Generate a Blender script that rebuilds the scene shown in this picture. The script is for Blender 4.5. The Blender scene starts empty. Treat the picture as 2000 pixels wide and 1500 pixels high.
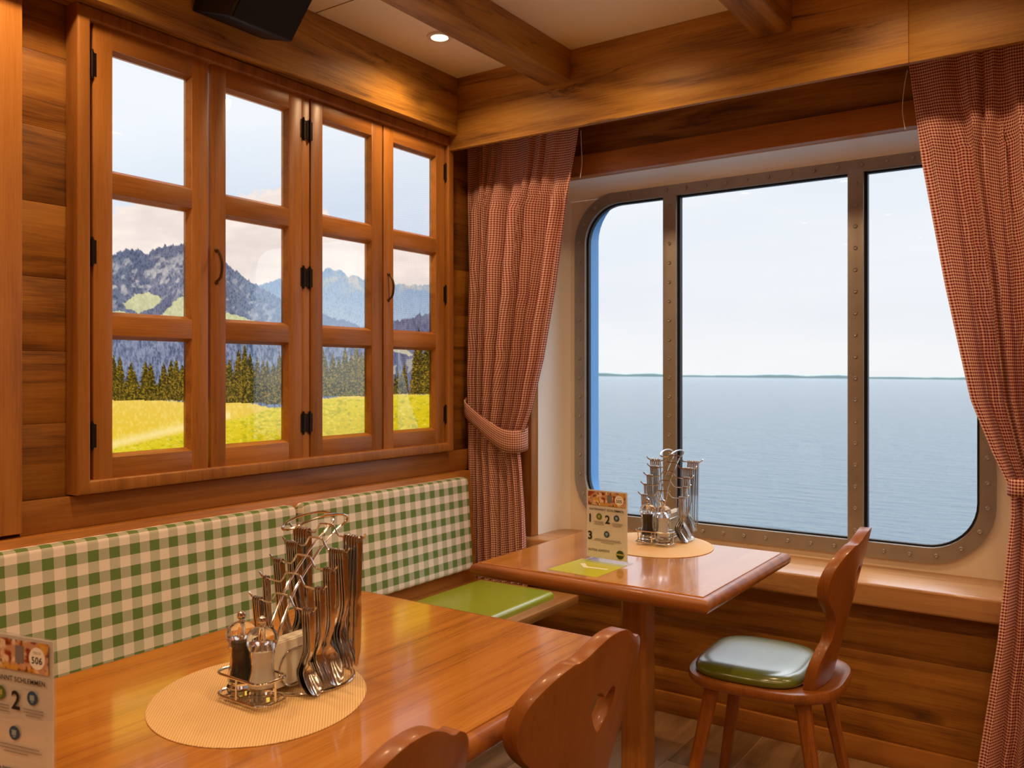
import bpy, bmesh, math, random
import numpy as np
from mathutils import Vector, Matrix
random.seed(7)
PI = math.pi
sc = bpy.context.scene
COL = sc.collection

# ------------------------------------------------------------------ camera, sky, exposure
YAW = math.radians(34.6); FPX = 1660.0; EYE = 1.30
cam = bpy.data.cameras.new('camera')
cam.sensor_width = 36.0; cam.lens = FPX / 2000 * 36; cam.shift_y = -0.01
cam.clip_start = 0.02; cam.clip_end = 30000
cam.dof.use_dof = True; cam.dof.focus_distance = 2.1; cam.dof.aperture_fstop = 7.5
cam_o = bpy.data.objects.new('camera', cam); COL.objects.link(cam_o)
cam_o.location = (0, 0, EYE); cam_o.rotation_euler = (PI / 2, 0, YAW)
sc.camera = cam_o
sc.view_settings.view_transform = 'Standard'; sc.view_settings.look = 'None'
sc.view_settings.gamma = 1; sc.view_settings.use_curve_mapping = False
sc.view_settings.exposure = 0.0

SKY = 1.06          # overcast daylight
LAMP = 19.0         # warm downlights, watts each
world = bpy.data.worlds.new('overcast_sky'); sc.world = world; world.use_nodes = True
def sky_nodes():
    nt = world.node_tree; N = nt.nodes; L = nt.links
    bg = N['Background']
    tc = N.new('ShaderNodeTexCoord'); sp = N.new('ShaderNodeSeparateXYZ')
    L.new(tc.outputs['Generated'], sp.inputs[0])
    rp = N.new('ShaderNodeValToRGB'); e = rp.color_ramp.elements
    e[0].position = 0.0; e[0].color = (0.90, 0.905, 0.915, 1)
    e[1].position = 0.5; e[1].color = (0.80, 0.86, 0.95, 1)
    m = e.new(0.10); m.color = (0.84, 0.875, 0.925, 1)
    L.new(sp.outputs['Z'], rp.inputs[0])
    mp = N.new('ShaderNodeMapping'); mp.inputs['Scale'].default_value = (1.5, 1.5, 9)
    L.new(tc.outputs['Generated'], mp.inputs[0])
    nz = N.new('ShaderNodeTexNoise'); nz.inputs['Scale'].default_value = 2.2; nz.inputs['Detail'].default_value = 4
    L.new(mp.outputs[0], nz.inputs[0])
    r2 = N.new('ShaderNodeValToRGB'); r2.color_ramp.elements[0].position = .3; r2.color_ramp.elements[1].position = .75
    r2.color_ramp.elements[0].color = (.955, .965, .98, 1); r2.color_ramp.elements[1].color = (1.04, 1.03, 1.02, 1)
    L.new(nz.outputs['Fac'], r2.inputs[0])
    mx = N.new('ShaderNodeMix'); mx.data_type = 'RGBA'; mx.blend_type = 'MULTIPLY'; mx.inputs[0].default_value = 1
    L.new(rp.outputs[0], mx.inputs[6]); L.new(r2.outputs[0], mx.inputs[7])
    # overhead sky, out of view, boosted past a natural overcast to brighten the room
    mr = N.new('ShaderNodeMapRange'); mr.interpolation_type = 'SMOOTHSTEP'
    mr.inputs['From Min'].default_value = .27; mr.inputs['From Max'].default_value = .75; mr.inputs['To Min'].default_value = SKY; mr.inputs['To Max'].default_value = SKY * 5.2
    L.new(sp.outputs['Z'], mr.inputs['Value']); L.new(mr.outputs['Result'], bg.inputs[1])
    L.new(mx.outputs[2], bg.inputs[0])
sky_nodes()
CEIL = 2.505

# ------------------------------------------------------------------ helpers
def lin(r, g, b):
    f = lambda c: (c / 255 / 12.92) if c / 255 <= .04045 else ((c / 255 + .055) / 1.055) ** 2.4
    return (f(r), f(g), f(b), 1)
def nbm():
    bm = bmesh.new(); bm.faces.layers.float.new('seed'); return bm
def merge(bm, tmp, seed=None):
    me = bpy.data.meshes.new('tmp')
    lay = tmp.faces.layers.float.get('seed') or tmp.faces.layers.float.new('seed')
    s = random.random() * 10 if seed is None else seed
    for f in tmp.faces: f[lay] = s
    tmp.to_mesh(me); tmp.free(); bm.from_mesh(me); bpy.data.meshes.remove(me)
def add_box(bm, x0, x1, y0, y1, z0, z1, bev=0.0, seg=2, mat=None, seed=None):
    t = bmesh.new()
    bmesh.ops.create_cube(t, size=1)
    for v in t.verts:
        v.co = Vector(((x0 + x1) / 2 + v.co.x * (x1 - x0), (y0 + y1) / 2 + v.co.y * (y1 - y0), (z0 + z1) / 2 + v.co.z * (z1 - z0)))
    if bev > 0:
        bmesh.ops.bevel(t, geom=t.edges[:], offset=bev, segments=seg, profile=.5, affect='EDGES', clamp_overlap=True)
    if mat is not None: t.transform(mat)
    merge(bm, t, seed)
def add_tube(bm, pts, r, n=8, closed=False, rads=None):
    P = [Vector(p) for p in pts]; m = len(P); rings = []
    up = Vector((0, 0, 1)); prev = None
    for i, p in enumerate(P):
        if closed: d = P[(i + 1) % m] - P[i - 1]
        else: d = P[min(i + 1, m - 1)] - P[max(i - 1, 0)]
        d.normalize()
        if prev is None:
            a = up if abs(d.dot(up)) < .9 else Vector((1, 0, 0))
            u = d.cross(a).normalized()
        else:
            u = (prev - d * prev.dot(d)); u = u.normalized() if u.length > 1e-6 else d.orthogonal().normalized()
        prev = u; w = d.cross(u)
        rr = rads[i] if rads else r
        rings.append([bm.verts.new(p + (u * math.cos(2 * PI * k / n) + w * math.sin(2 * PI * k / n)) * rr) for k in range(n)])
    for i in range(m if closed else m - 1):
        A, B = rings[i], rings[(i + 1) % m]
        off = 0
        if closed and i == m - 1:
            off = min(range(n), key=lambda o: (A[0].co - B[o].co).length)
        for k in range(n):
            bm.faces.new((A[k], A[(k + 1) % n], B[(k + 1 + off) % n], B[(k + off) % n]))
    if not closed:
        bm.faces.new(rings[0][::-1]); bm.faces.new(rings[-1])
def smooth_path(pts, sub=6, closed=False):
    P = [Vector(p) for p in pts]; n = len(P); out = []
    for i in range(n if closed else n - 1):
        g = (lambda k: P[k % n]) if closed else (lambda k: P[max(0, min(n - 1, k))])
        p0, p1, p2, p3 = g(i - 1), g(i), g(i + 1), g(i + 2)
        for s in range(sub):
            t = s / sub
            out.append(.5 * ((2 * p1) + (p2 - p0) * t + (2 * p0 - 5 * p1 + 4 * p2 - p3) * t * t + (3 * p1 - p0 - 3 * p2 + p3) * t ** 3))
    if not closed: out.append(P[-1])
    return out
def add_lathe(bm, prof, c=(0, 0, 0), n=24, cap=True):
    rings = []
    for r, z in prof:
        rings.append([bm.verts.new((c[0] + r * math.cos(2 * PI * k / n), c[1] + r * math.sin(2 * PI * k / n), c[2] + z)) for k in range(n)])
    for A, B in zip(rings, rings[1:]):
        for k in range(n): bm.faces.new((A[k], A[(k + 1) % n], B[(k + 1) % n], B[k]))
    if cap:
        bm.faces.new(rings[0][::-1]); bm.faces.new(rings[-1])
def fill_flat(outer, holes=(), maxlen=.02, rounds=4):
    """triangulated flat polygon (u,v) -> verts, faces, boundary edges"""
    t = bmesh.new(); edges = []
    for loop in [outer] + list(holes):
        vs = [t.verts.new((p[0], p[1], 0)) for p in loop]
        for i in range(len(vs)): edges.append(t.edges.new((vs[i], vs[(i + 1) % len(vs)])))
    bmesh.ops.triangle_fill(t, use_beauty=True, use_dissolve=False, edges=edges, normal=(0, 0, 1))
    for _ in range(rounds):
        long = [e for e in t.edges if e.calc_length() > maxlen]
        if not long: break
        bmesh.ops.subdivide_edges(t, edges=long, cuts=1)
        bmesh.ops.triangulate(t, faces=[f for f in t.faces if len(f.verts) > 3])
        bmesh.ops.beautify_fill(t, faces=t.faces[:], edges=[e for e in t.edges if not e.is_boundary])
    bmesh.ops.recalc_face_normals(t, faces=t.faces[:])
    if sum(f.normal.z for f in t.faces) < 0: bmesh.ops.reverse_faces(t, faces=t.faces[:])
    t.verts.index_update()
    V = [v.co.copy() for v in t.verts]; F = [[v.index for v in f.verts] for f in t.faces]
    B = []
    for f in t.faces:
        for l in f.loops:
            if l.edge.is_boundary: B.append((l.vert.index, l.link_loop_next.vert.index))
    t.free(); return V, F, B
def thick(bm, flat, fn, th, bev=0.0, seg=2):
    """fn(u,v,w): maps to xyz, w in [-th/2, th/2]"""
    V, F, B = flat; t = bmesh.new()
    a = [t.verts.new(fn(v.x, v.y, th / 2)) for v in V]; b = [t.verts.new(fn(v.x, v.y, -th / 2)) for v in V]
    for f in F:
        t.faces.new([a[i] for i in f]); t.faces.new([b[i] for i in reversed(f)])
    rim = []
    for i, j in B:
        t.faces.new((a[j], a[i], b[i], b[j]))
        rim.append((a[i], a[j])); rim.append((b[i], b[j]))
    bmesh.ops.recalc_face_normals(t, faces=t.faces[:])
    if bev:
        es = [e for e in (t.edges.get(p) for p in rim) if e]
        bmesh.ops.bevel(t, geom=es, offset=bev, segments=seg, profile=.5, affect='EDGES', clamp_overlap=True)
    merge(bm, t)
def curve_pts(pts, sub=5, kinks=()):
    """open smooth polyline with sharp kinks at the listed indices"""
    ks = [0] + list(kinks) + [len(pts) - 1]; out = []
    for a, b in zip(ks, ks[1:]):
        s = smooth_path([(p[0], p[1], 0) for p in pts[a:b + 1]], sub)
        out += [(p.x, p.y) for p in s[:-1]]
    out.append(tuple(pts[-1])); return out
def obj(name, bm, mat, parent=None, ang=35, smooth=True):
    me = bpy.data.meshes.new(name)
    bm.normal_update(); bm.to_mesh(me); bm.free()
    if smooth:
        me.polygons.foreach_set('use_smooth', [True] * len(me.polygons))
        me.set_sharp_from_angle(angle=math.radians(ang))
    me.materials.append(mat)
    o = bpy.data.objects.new(name, me); COL.objects.link(o)
    if parent: o.parent = parent
    return o
def tag(o, label, cat, group=None, kind=None):
    if label: o['label'] = label
    if cat: o['category'] = cat
    if group: o['group'] = group
    if kind: o['kind'] = kind
    return o
def thing(name, loc, label, cat, rz=0, group=None):
    o = bpy.data.objects.new(name, None); COL.objects.link(o)
    o.empty_display_size = .05; o.location = loc; o.rotation_euler = (0, 0, rz)
    return tag(o, label, cat, group)
def struct(o, label, cat='wall'): return tag(o, label, cat, kind='structure')
def kids(o): return [c for c in COL.objects if c.parent == o]
def copy_tree(o, parent=None):
    c = o.copy(); COL.objects.link(c)
    if parent: c.parent = parent
    for ch in kids(o): copy_tree(ch, c)
    return c

# ------------------------------------------------------------------ materials
def new_mat(name):
    m = bpy.data.materials.new(name); m.use_nodes = True
    return m, m.node_tree.nodes, m.node_tree.links, m.node_tree.nodes['Principled BSDF']
def plain(name, col, rough=.5, metal=0, emit=None, es=0, noise=0, nscale=60, coat=0):
    m, N, L, b = new_mat(name)
    b.inputs['Base Color'].default_value = col; b.inputs['Roughness'].default_value = rough; b.inputs['Metallic'].default_value = metal
    b.inputs['Coat Weight'].default_value = coat; b.inputs['Coat Roughness'].default_value = .18; b.inputs['Coat IOR'].default_value = 1.7
    if emit: b.inputs['Emission Color'].default_value = emit; b.inputs['Emission Strength'].default_value = es
    if noise:
        tc = N.new('ShaderNodeTexCoord'); nz = N.new('ShaderNodeTexNoise'); nz.inputs['Scale'].default_value = nscale; nz.inputs['Detail'].default_value = 4
        L.new(tc.outputs['Object'], nz.inputs[0])
        mx = N.new('ShaderNodeMix'); mx.data_type = 'RGBA'; L.new(nz.outputs['Fac'], mx.inputs[0])
        mx.inputs[6].default_value = [c * (1 - noise) for c in col[:3]] + [1]; mx.inputs[7].default_value = [min(1, c * (1 + noise)) for c in col[:3]] + [1]
        L.new(mx.outputs[2], b.inputs['Base Color'])
    return m
def wood(name, dark, mid, light, axis='Y', freq=1.0, rough=.42, knots=0.0, ring=.3, ringk=34, coat=0.0, bump=.08, along=1.0, streak=.0, cior=1.6):
    m, N, L, b = new_mat(name)
    tc = N.new('ShaderNodeTexCoord'); at = N.new('ShaderNodeAttribute'); at.attribute_name = 'seed'
    sv = N.new('ShaderNodeVectorMath'); sv.operation = 'SCALE'; sv.inputs[0].default_value = (13.1, 7.7, 9.3)
    L.new(at.outputs['Fac'], sv.inputs['Scale'])
    ad = N.new('ShaderNodeVectorMath'); ad.operation = 'ADD'
    L.new(tc.outputs['Object'], ad.inputs[0]); L.new(sv.outputs[0], ad.inputs[1])
    def mp(a, c):
        k = N.new('ShaderNodeMapping'); s = [c * freq] * 3; s['XYZ'.index(axis)] = a * freq * along
        k.inputs['Scale'].default_value = s; L.new(ad.outputs[0], k.inputs[0]); return k
    def noise(k, det, ro=.55, dist=0):
        n = N.new('ShaderNodeTexNoise'); n.inputs['Scale'].default_value = 1; n.inputs['Detail'].default_value = det
        n.inputs['Roughness'].default_value = ro; n.inputs['Distortion'].default_value = dist
        L.new(k.outputs[0], n.inputs[0]); return n
    def mth(op, a, bb, c=None):
        q = N.new('ShaderNodeMath'); q.operation = op
        for i, s in enumerate((a, bb, c)):
            if s is None: continue
            if isinstance(s, (int, float)): q.inputs[i].default_value = s
            else: L.new(s, q.inputs[i])
        return q.outputs[0]
    n1 = noise(mp(1.3, 26), 8, .66, .35).outputs['Fac']
    n2 = noise(mp(9, 240), 3, .6).outputs['Fac']
    lo = noise(mp(.55, 3.6), 2, .5, .3).outputs['Fac']
    rg = mth('MULTIPLY_ADD', mth('SINE', mth('MULTIPLY', lo, ringk * 2.0), 0), .5, .5)
    s = mth('MULTIPLY_ADD', n1, .62 - ring * .2, mth('MULTIPLY', rg, ring * .45))
    s = mth('MULTIPLY_ADD', n2, .38, mth('ADD', s, -.04))
    rp = N.new('ShaderNodeValToRGB'); e = rp.color_ramp.elements
    e[0].position = .30; e[0].color = dark; e[1].position = .80; e[1].color = light
    q = e.new(.50); q.color = mid
    L.new(s, rp.inputs[0]); out = rp.outputs[0]
    # board to board variation
    wn = N.new('ShaderNodeTexWhiteNoise'); wn.noise_dimensions = '1D'; L.new(at.outputs['Fac'], wn.inputs['W'])
    hv = N.new('ShaderNodeHueSaturation'); L.new(out, hv.inputs['Color'])
    L.new(mth('MULTIPLY_ADD', wn.outputs['Value'], .34, .83), hv.inputs['Value']); out = hv.outputs[0]
    if streak:
        st = noise(mp(1.6, 17), 7, .72, 1.6).outputs['Fac']
        r3 = N.new('ShaderNodeValToRGB'); r3.color_ramp.elements[0].position = .57; r3.color_ramp.elements[1].position = .66
        L.new(st, r3.inputs[0])
        mx = N.new('ShaderNodeMix'); mx.data_type = 'RGBA'; mx.blend_type = 'MULTIPLY'
        L.new(mth('MULTIPLY', r3.outputs[0], streak), mx.inputs[0]); L.new(out, mx.inputs[6]); mx.inputs[7].default_value = (.30, .26, .22, 1); out = mx.outputs[2]
    if knots:
        kk = mp(1.5, 3.6); vo = N.new('ShaderNodeTexVoronoi'); vo.inputs['Scale'].default_value = 1; L.new(kk.outputs[0], vo.inputs[0])
        wob = noise(mp(10, 26), 3).outputs['Fac']
        dd = mth('MULTIPLY_ADD', wob, .16, vo.outputs['Distance'])
        r2 = N.new('ShaderNodeValToRGB'); r2.color_ramp.elements[0].position = .10; r2.color_ramp.elements[1].position = .21
        L.new(dd, r2.inputs[0])
        mx = N.new('ShaderNodeMix'); mx.data_type = 'RGBA'; mx.blend_type = 'MULTIPLY'
        L.new(mth('MULTIPLY', mth('SUBTRACT', 1.0, r2.outputs[0]), knots), mx.inputs[0]); L.new(out, mx.inputs[6]); mx.inputs[7].default_value = (.16, .11, .09, 1); out = mx.outputs[2]
    L.new(out, b.inputs['Base Color'])
    b.inputs['Roughness'].default_value = rough; b.inputs['Coat Weight'].default_value = coat; b.inputs['Coat Roughness'].default_value = .10; b.inputs['Coat IOR'].default_value = cior
    if bump:
        bp = N.new('ShaderNodeBump'); bp.inputs['Strength'].default_value = bump; bp.inputs['Distance'].default_value = .002
        L.new(s, bp.inputs['Height']); L.new(bp.outputs[0], b.inputs['Normal'])
    return m
def gingham(name, col, white, period, rough=.85, trans=0, edge=.5):
    m, N, L, b = new_mat(name)
    uv = N.new('ShaderNodeUVMap'); sp = N.new('ShaderNodeSeparateXYZ'); L.new(uv.outputs[0], sp.inputs[0])
    def mth(op, a, bb):
        q = N.new('ShaderNodeMath'); q.operation = op
        for i, s in enumerate((a, bb)):
            if isinstance(s, (int, float)): q.inputs[i].default_value = s
            else: L.new(s, q.inputs[i])
        return q.outputs[0]
    def band(o): return mth('GREATER_THAN', mth('FRACT', mth('DIVIDE', o, period), 0), edge)
    f = mth('ADD', mth('MULTIPLY', band(sp.outputs[0]), .42), mth('MULTIPLY', band(sp.outputs[1]), .58))
    nz = N.new('ShaderNodeTexNoise'); nz.inputs['Scale'].default_value = 900; L.new(uv.outputs[0], nz.inputs[0])
    mx = N.new('ShaderNodeMix'); mx.data_type = 'RGBA'; L.new(f, mx.inputs[0]); mx.inputs[6].default_value = white; mx.inputs[7].default_value = col
    hv = N.new('ShaderNodeHueSaturation'); L.new(mx.outputs[2], hv.inputs['Color'])
    q = N.new('ShaderNodeMath'); q.operation = 'MULTIPLY_ADD'; L.new(nz.outputs['Fac'], q.inputs[0]); q.inputs[1].default_value = .3; q.inputs[2].default_value = .85
    L.new(q.outputs[0], hv.inputs['Value'])
    L.new(hv.outputs[0], b.inputs['Base Color']); b.inputs['Roughness'].default_value = rough
    b.inputs['Specular IOR Level'].default_value = .2
    if trans:
        tr = N.new('ShaderNodeBsdfTranslucent'); L.new(hv.outputs[0], tr.inputs[0])
        ms = N.new('ShaderNodeMixShader'); ms.inputs[0].default_value = trans
        L.new(b.outputs[0], ms.inputs[1]); L.new(tr.outputs[0], ms.inputs[2]); L.new(ms.outputs[0], N['Material Output'].inputs[0])
    return m
def pane_mat(name, tint=(1, 1, 1, 1), refl=1.0, rough=0.0):
    m, N, L, b = new_mat(name); N.remove(b)
    t = N.new('ShaderNodeBsdfTransparent'); t.inputs[0].default_value = tint
    g = N.new('ShaderNodeBsdfGlossy'); g.inputs['Roughness'].default_value = rough
    fr = N.new('ShaderNodeFresnel'); fr.inputs[0].default_value = 1.5
    q = N.new('ShaderNodeMath'); q.operation = 'MULTIPLY'; q.inputs[1].default_value = refl; L.new(fr.outputs[0], q.inputs[0])
    ms = N.new('ShaderNodeMixShader'); L.new(q.outputs[0], ms.inputs[0]); L.new(t.outputs[0], ms.inputs[1]); L.new(g.outputs[0], ms.inputs[2])
    L.new(ms.outputs[0], N['Material Output'].inputs[0]); return m
def clear_mat(name, col=(1, 1, 1, 1), rough=.03, ior=1.35):
    m, N, L, b = new_mat(name)
    b.inputs['Base Color'].default_value = col; b.inputs['Transmission Weight'].default_value = 1
    b.inputs['Roughness'].default_value = rough; b.inputs['IOR'].default_value = ior; return m
def vcol_mat(name, emit=0.0, rough=.5):
    m, N, L, b = new_mat(name)
    a = N.new('ShaderNodeAttribute'); a.attribute_name = 'print'
    if emit:
        e = N.new('ShaderNodeEmission'); e.inputs[1].default_value = emit; L.new(a.outputs['Color'], e.inputs[0])
        L.new(e.outputs[0], N['Material Output'].inputs[0]); N.remove(b)
    else:
        L.new(a.outputs['Color'], b.inputs['Base Color']); b.inputs['Roughness'].default_value = rough
    return m
# rustic oak: walls, beams, trims; joinery oak: sashes; table laminate; beech chairs
RD, RM, RL = lin(92, 52, 14), lin(150, 96, 30), lin(186, 130, 50)
M_wallY = wood('rustic_oak_wall_along', RD, RM, RL, 'Y', 1, .5, .8, .35, 26, streak=.5)
M_wallX = wood('rustic_oak_wall_across', RD, RM, RL, 'X', 1, .5, .8, .35, 26, streak=.5)
M_beamY = wood('aged_oak_beam_along', lin(116, 74, 26), lin(176, 124, 48), lin(208, 160, 72), 'Y', .9, .5, .6, .4, 24, streak=.85)
M_beamX = wood('aged_oak_beam_across', lin(116, 74, 26), lin(176, 124, 48), lin(208, 160, 72), 'X', .9, .5, .6, .4, 24, streak=.85)
JD, JM, JL = lin(140, 86, 32), lin(174, 113, 48), lin(196, 136, 68)
M_joinY = wood('oak_joinery_along', JD, JM, JL, 'Y', 1.2, .38, .25, .25, 18)
M_joinX = wood('oak_joinery_across', JD, JM, JL, 'X', 1.2, .38, .25, .25, 18)
M_joinZ = wood('oak_joinery_upright', JD, JM, JL, 'Z', 1.2, .38, .12, .25, 18)
M_table = wood('table_laminate', lin(154, 92, 32), lin(194, 128, 48), lin(214, 154, 72), 'Y', 1.5, .24, 0, .22, 16, bump=.008, along=.55, coat=1.0, cior=1.85)
M_tableX = wood('table_laminate_across', lin(154, 92, 32), lin(194, 128, 48), lin(214, 154, 72), 'X', 1.7, .30, 0, .55, 22, bump=.03, along=.7)
M_edge = wood('table_edge_oak', lin(110, 60, 20), lin(152, 90, 36), lin(176, 112, 50), 'X', 1.4, .33, 0, .4, 24, coat=.15, bump=.04)
M_chair = wood('varnished_beech', lin(116, 64, 18), lin(150, 86, 28), lin(168, 106, 40), 'Z', 1.1, .36, 0, .25, 14, coat=.1, bump=.03)
M_floor = wood('floor_planks', lin(104, 76, 46), lin(138, 104, 68), lin(164, 130, 92), 'Y', 1.1, .45, .15, .5, 24)
M_grout = plain('floor_joint', lin(200, 180, 150), .7)
M_cream = plain('cream_panel', lin(240, 224, 196), .55, noise=.03, nscale=8)
M_ceil = plain('ceiling_panel', lin(250, 238, 206), .6)
M_white = plain('reveal_white', lin(242, 238, 230), .5)
M_steel = plain('brushed_steel', lin(170, 162, 152), .45, .6, noise=.22, nscale=9)
M_chrome = plain('polished_wire', (.78, .76, .73, 1), .12, 1)
M_cut = plain('cutlery_steel', (.66, .64, .61, 1), .16, 1)
M_black = plain('black_plastic', lin(16, 15, 15), .5)
M_grille = plain('black_grille', lin(9, 9, 9), .7)
M_gask = plain('black_gasket', lin(14, 16, 20), .5)
M_blue = plain('blue_hull_paint', lin(96, 152, 206), .45)
M_iron = plain('dark_iron', lin(44, 34, 26), .45, .7)
M_bronze = plain('aged_bronze', lin(110, 84, 52), .35, .9)
M_pad = plain('green_leatherette', lin(150, 160, 26), .40, noise=.05, nscale=25, coat=.5)
M_pad2 = plain('dark_green_leatherette', lin(96, 110, 30), .30, noise=.05, nscale=25, coat=1)
M_paper = plain('white_paper', lin(250, 246, 240), .7)
M_napkin = plain('white_napkin', lin(240, 232, 216), .85)
M_ink = plain('black_ink', lin(28, 26, 28), .6)
M_grey = plain('grey_ink', lin(138, 128, 122), .6)
M_rule = plain('pale_grey_ink', lin(206, 198, 190), .6)
M_icogreen = plain('icon_green', lin(92, 112, 44), .6)
M_icoblue = plain('icon_blue', lin(44, 74, 110), .6)
M_icolite = plain('icon_pale', lin(150, 170, 176), .6)
M_logod = plain('logo_dark_green', lin(48, 74, 28), .6)
M_logoy = plain('logo_band', lin(176, 172, 96), .6)
M_stick = plain('lime_sticker', lin(190, 196, 20), .35)
M_tick = plain('sticker_white', lin(238, 240, 224), .4)
M_pepper = plain('peppercorns', lin(44, 32, 26), .8, noise=.7, nscale=450)
M_salt = plain('salt_grains', lin(240, 236, 226), .8, noise=.05, nscale=450)
M_acryl = clear_mat('clear_acrylic', (1, 1, 1, 1), .02, 1.42)
M_stand = pane_mat('acrylic_sheet', (.99, .99, .99, 1), .3, .02)
M_glass = pane_mat('window_glass', (.985, .99, .99, 1), .55)
M_sashglass = pane_mat('sash_glass', (.97, .98, .98, 1), 3.0)
M_green_check = gingham('green_gingham', lin(108, 134, 74), lin(244, 232, 222), .058)
M_red_check = gingham('red_gingham', lin(140, 8, 12), lin(250, 214, 192), .0096, .85, .10, .47)
M_bulb = plain('lamp_lens', (1, 1, 1, 1), .5, emit=(1, .80, .50, 1), es=14)
M_ring = plain('lamp_ring', lin(232, 220, 196), .4)
def mat_placemat():
    m, N, L, b = new_mat('woven_placemat')
    tc = N.new('ShaderNodeTexCoord'); ck = N.new('ShaderNodeTexChecker'); ck.inputs['Scale'].default_value = 330
    L.new(tc.outputs['Object'], ck.inputs[0]); ck.inputs[1].default_value = lin(238, 206, 152); ck.inputs[2].default_value = lin(204, 162, 106)
    L.new(ck.outputs[0], b.inputs['Base Color']); b.inputs['Roughness'].default_value = .7
    bp = N.new('ShaderNodeBump'); bp.inputs['Strength'].default_value = .4; bp.inputs['Distance'].default_value = .001
    L.new(ck.outputs['Fac'], bp.inputs['Height']); L.new(bp.outputs[0], b.inputs['Normal']); return m
M_mat = mat_placemat()
def mat_sea():
    m, N, L, b = new_mat('sea_water')
    b.inputs['Base Color'].default_value = lin(86, 106, 118); b.inputs['Roughness'].default_value = .10; b.inputs['IOR'].default_value = 1.33
    tc = N.new('ShaderNodeTexCoord')
    def nz(sx, sy, det):
        k = N.new('ShaderNodeMapping'); k.inputs['Scale'].default_value = (sx, sy, 1); k.inputs['Rotation'].default_value = (0, 0, -.6)
        L.new(tc.outputs['Object'], k.inputs[0]); n = N.new('ShaderNodeTexNoise'); n.inputs['Scale'].default_value = 1; n.inputs['Detail'].default_value = det; n.inputs['Roughness'].default_value = .6
        L.new(k.outputs[0], n.inputs[0]); return n.outputs['Fac']
    a = N.new('ShaderNodeMath'); a.operation = 'MULTIPLY_ADD'; L.new(nz(.22, .62, 6), a.inputs[0]); a.inputs[1].default_value = 1.4; L.new(nz(.02, .05, 3), a.inputs[2])
    bp = N.new('ShaderNodeBump'); bp.inputs['Strength'].default_value = 1.0; bp.inputs['Distance'].default_value = 2.6
    L.new(a.outputs[0], bp.inputs['Height']); L.new(bp.outputs[0], b.inputs['Normal']); return m
M_sea = mat_sea()
M_shore = plain('hazy_shore', lin(120, 138, 134), .9)

# ------------------------------------------------------------------ outside: sea and shore
TILT = Matrix.Translation((0, 0, EYE)) @ Matrix.Rotation(.0095, 4, Vector((-math.sin(YAW), math.cos(YAW), 0))) @ Matrix.Translation((0, 0, -EYE))
SEA_Z = -11.0
bm = nbm()
vs = [bm.verts.new(p) for p in ((-9000, 6, 0), (9000, 6, 0), (9000, 9000, 0), (-9000, 9000, 0))]
bm.faces.new(vs)
sea = obj('sea', bm, M_sea); sea.matrix_world = TILT @ Matrix.Translation((0, 0, SEA_Z))
struct(sea, 'rippled pale blue sea outside the riveted window', 'sea')
bm = nbm(); pr = None
for i in range(241):
    a = math.radians(-70 + i * 110 / 240); R = 7000
    h = 14 + 15 * abs(math.sin(i * .37) * math.sin(i * .11 + 1)) + random.random() * 5
    row = []
    for rr, z in ((R, -1), (R, h * .8), (R + 60, h), (R + 300, -1)):
        row.append(bm.verts.new((math.sin(a) * rr, math.cos(a) * rr, z)))
    if pr:
        for k in range(3): bm.faces.new((pr[k], row[k], row[k + 1], pr[k + 1]))
    pr = row
shore = obj('far_shore', bm, M_shore); shore.matrix_world = TILT @ Matrix.Translation((0, 0, SEA_Z))
struct(shore, 'thin hazy strip of land on the sea horizon', 'coast')

# ------------------------------------------------------------------ room shell
XW, YW, YH = -2.25, 3.035, 3.25       # left wall face, sea wall boarding face, hull plate
XR, YB = 4.2, -2.6
# floor boards
bm = nbm()
add_box(bm, XW, XR, YB, 3.06, -.03, -.0015, seed=0)
grout = bm
fl = obj('floor', grout, M_grout); struct(fl, 'wood-look plank floor with pale joints', 'floor')
bm = nbm(); w = .205; x = XW + .03; i = 0
while x < XR:
    y = YB + (i % 3) * -.5
    while y < 3.05:
        y1 = min(y + 1.25, 3.05); ya = max(y, YB)
        if y1 > ya + .01: add_box(bm, x + .0012, min(x + w, XR) - .0012, ya + .0012, y1 - .0012, -.02, 0)
        y += 1.25
    x += w; i += 1
fb = obj('floor_boards', bm, M_floor, fl)
# ceiling
bm = nbm(); add_box(bm, XW - .1, XR, YB, 3.06, CEIL, CEIL + .05)
struct(obj('ceiling', bm, M_ceil), 'plain beige ceiling panels between oak beams', 'ceiling')
# left wall: horizontal boards, one mesh
bm = nbm(); zs = [0, .12, .31, .5, .69, .88, .975, 1.17, 1.3586, 1.55, 1.744, 1.94, 2.1356, 2.33, CEIL]
add_box(bm, XW - .1, XW - .014, YB, 3.1, 0, CEIL)
for a, b in zip(zs, zs[1:]):
    cuts = [YB, -1.3 + random.random() * .3, .3 + random.random() * .4, 3.1]
    if .9 < a < 2.3: cuts = [YB, -1.2, 0.4, 3.1]
    for c, d in zip(cuts, cuts[1:]): add_box(bm, XW - .015, XW - .012 + .0011 * (len(zs) - 2 - zs.index(a)), c + .0006, d - .0006, a, b, .0022, 2)
struct(obj('wall_left', bm, M_wallY), 'left wall of horizontal knotty oak boards')
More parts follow.
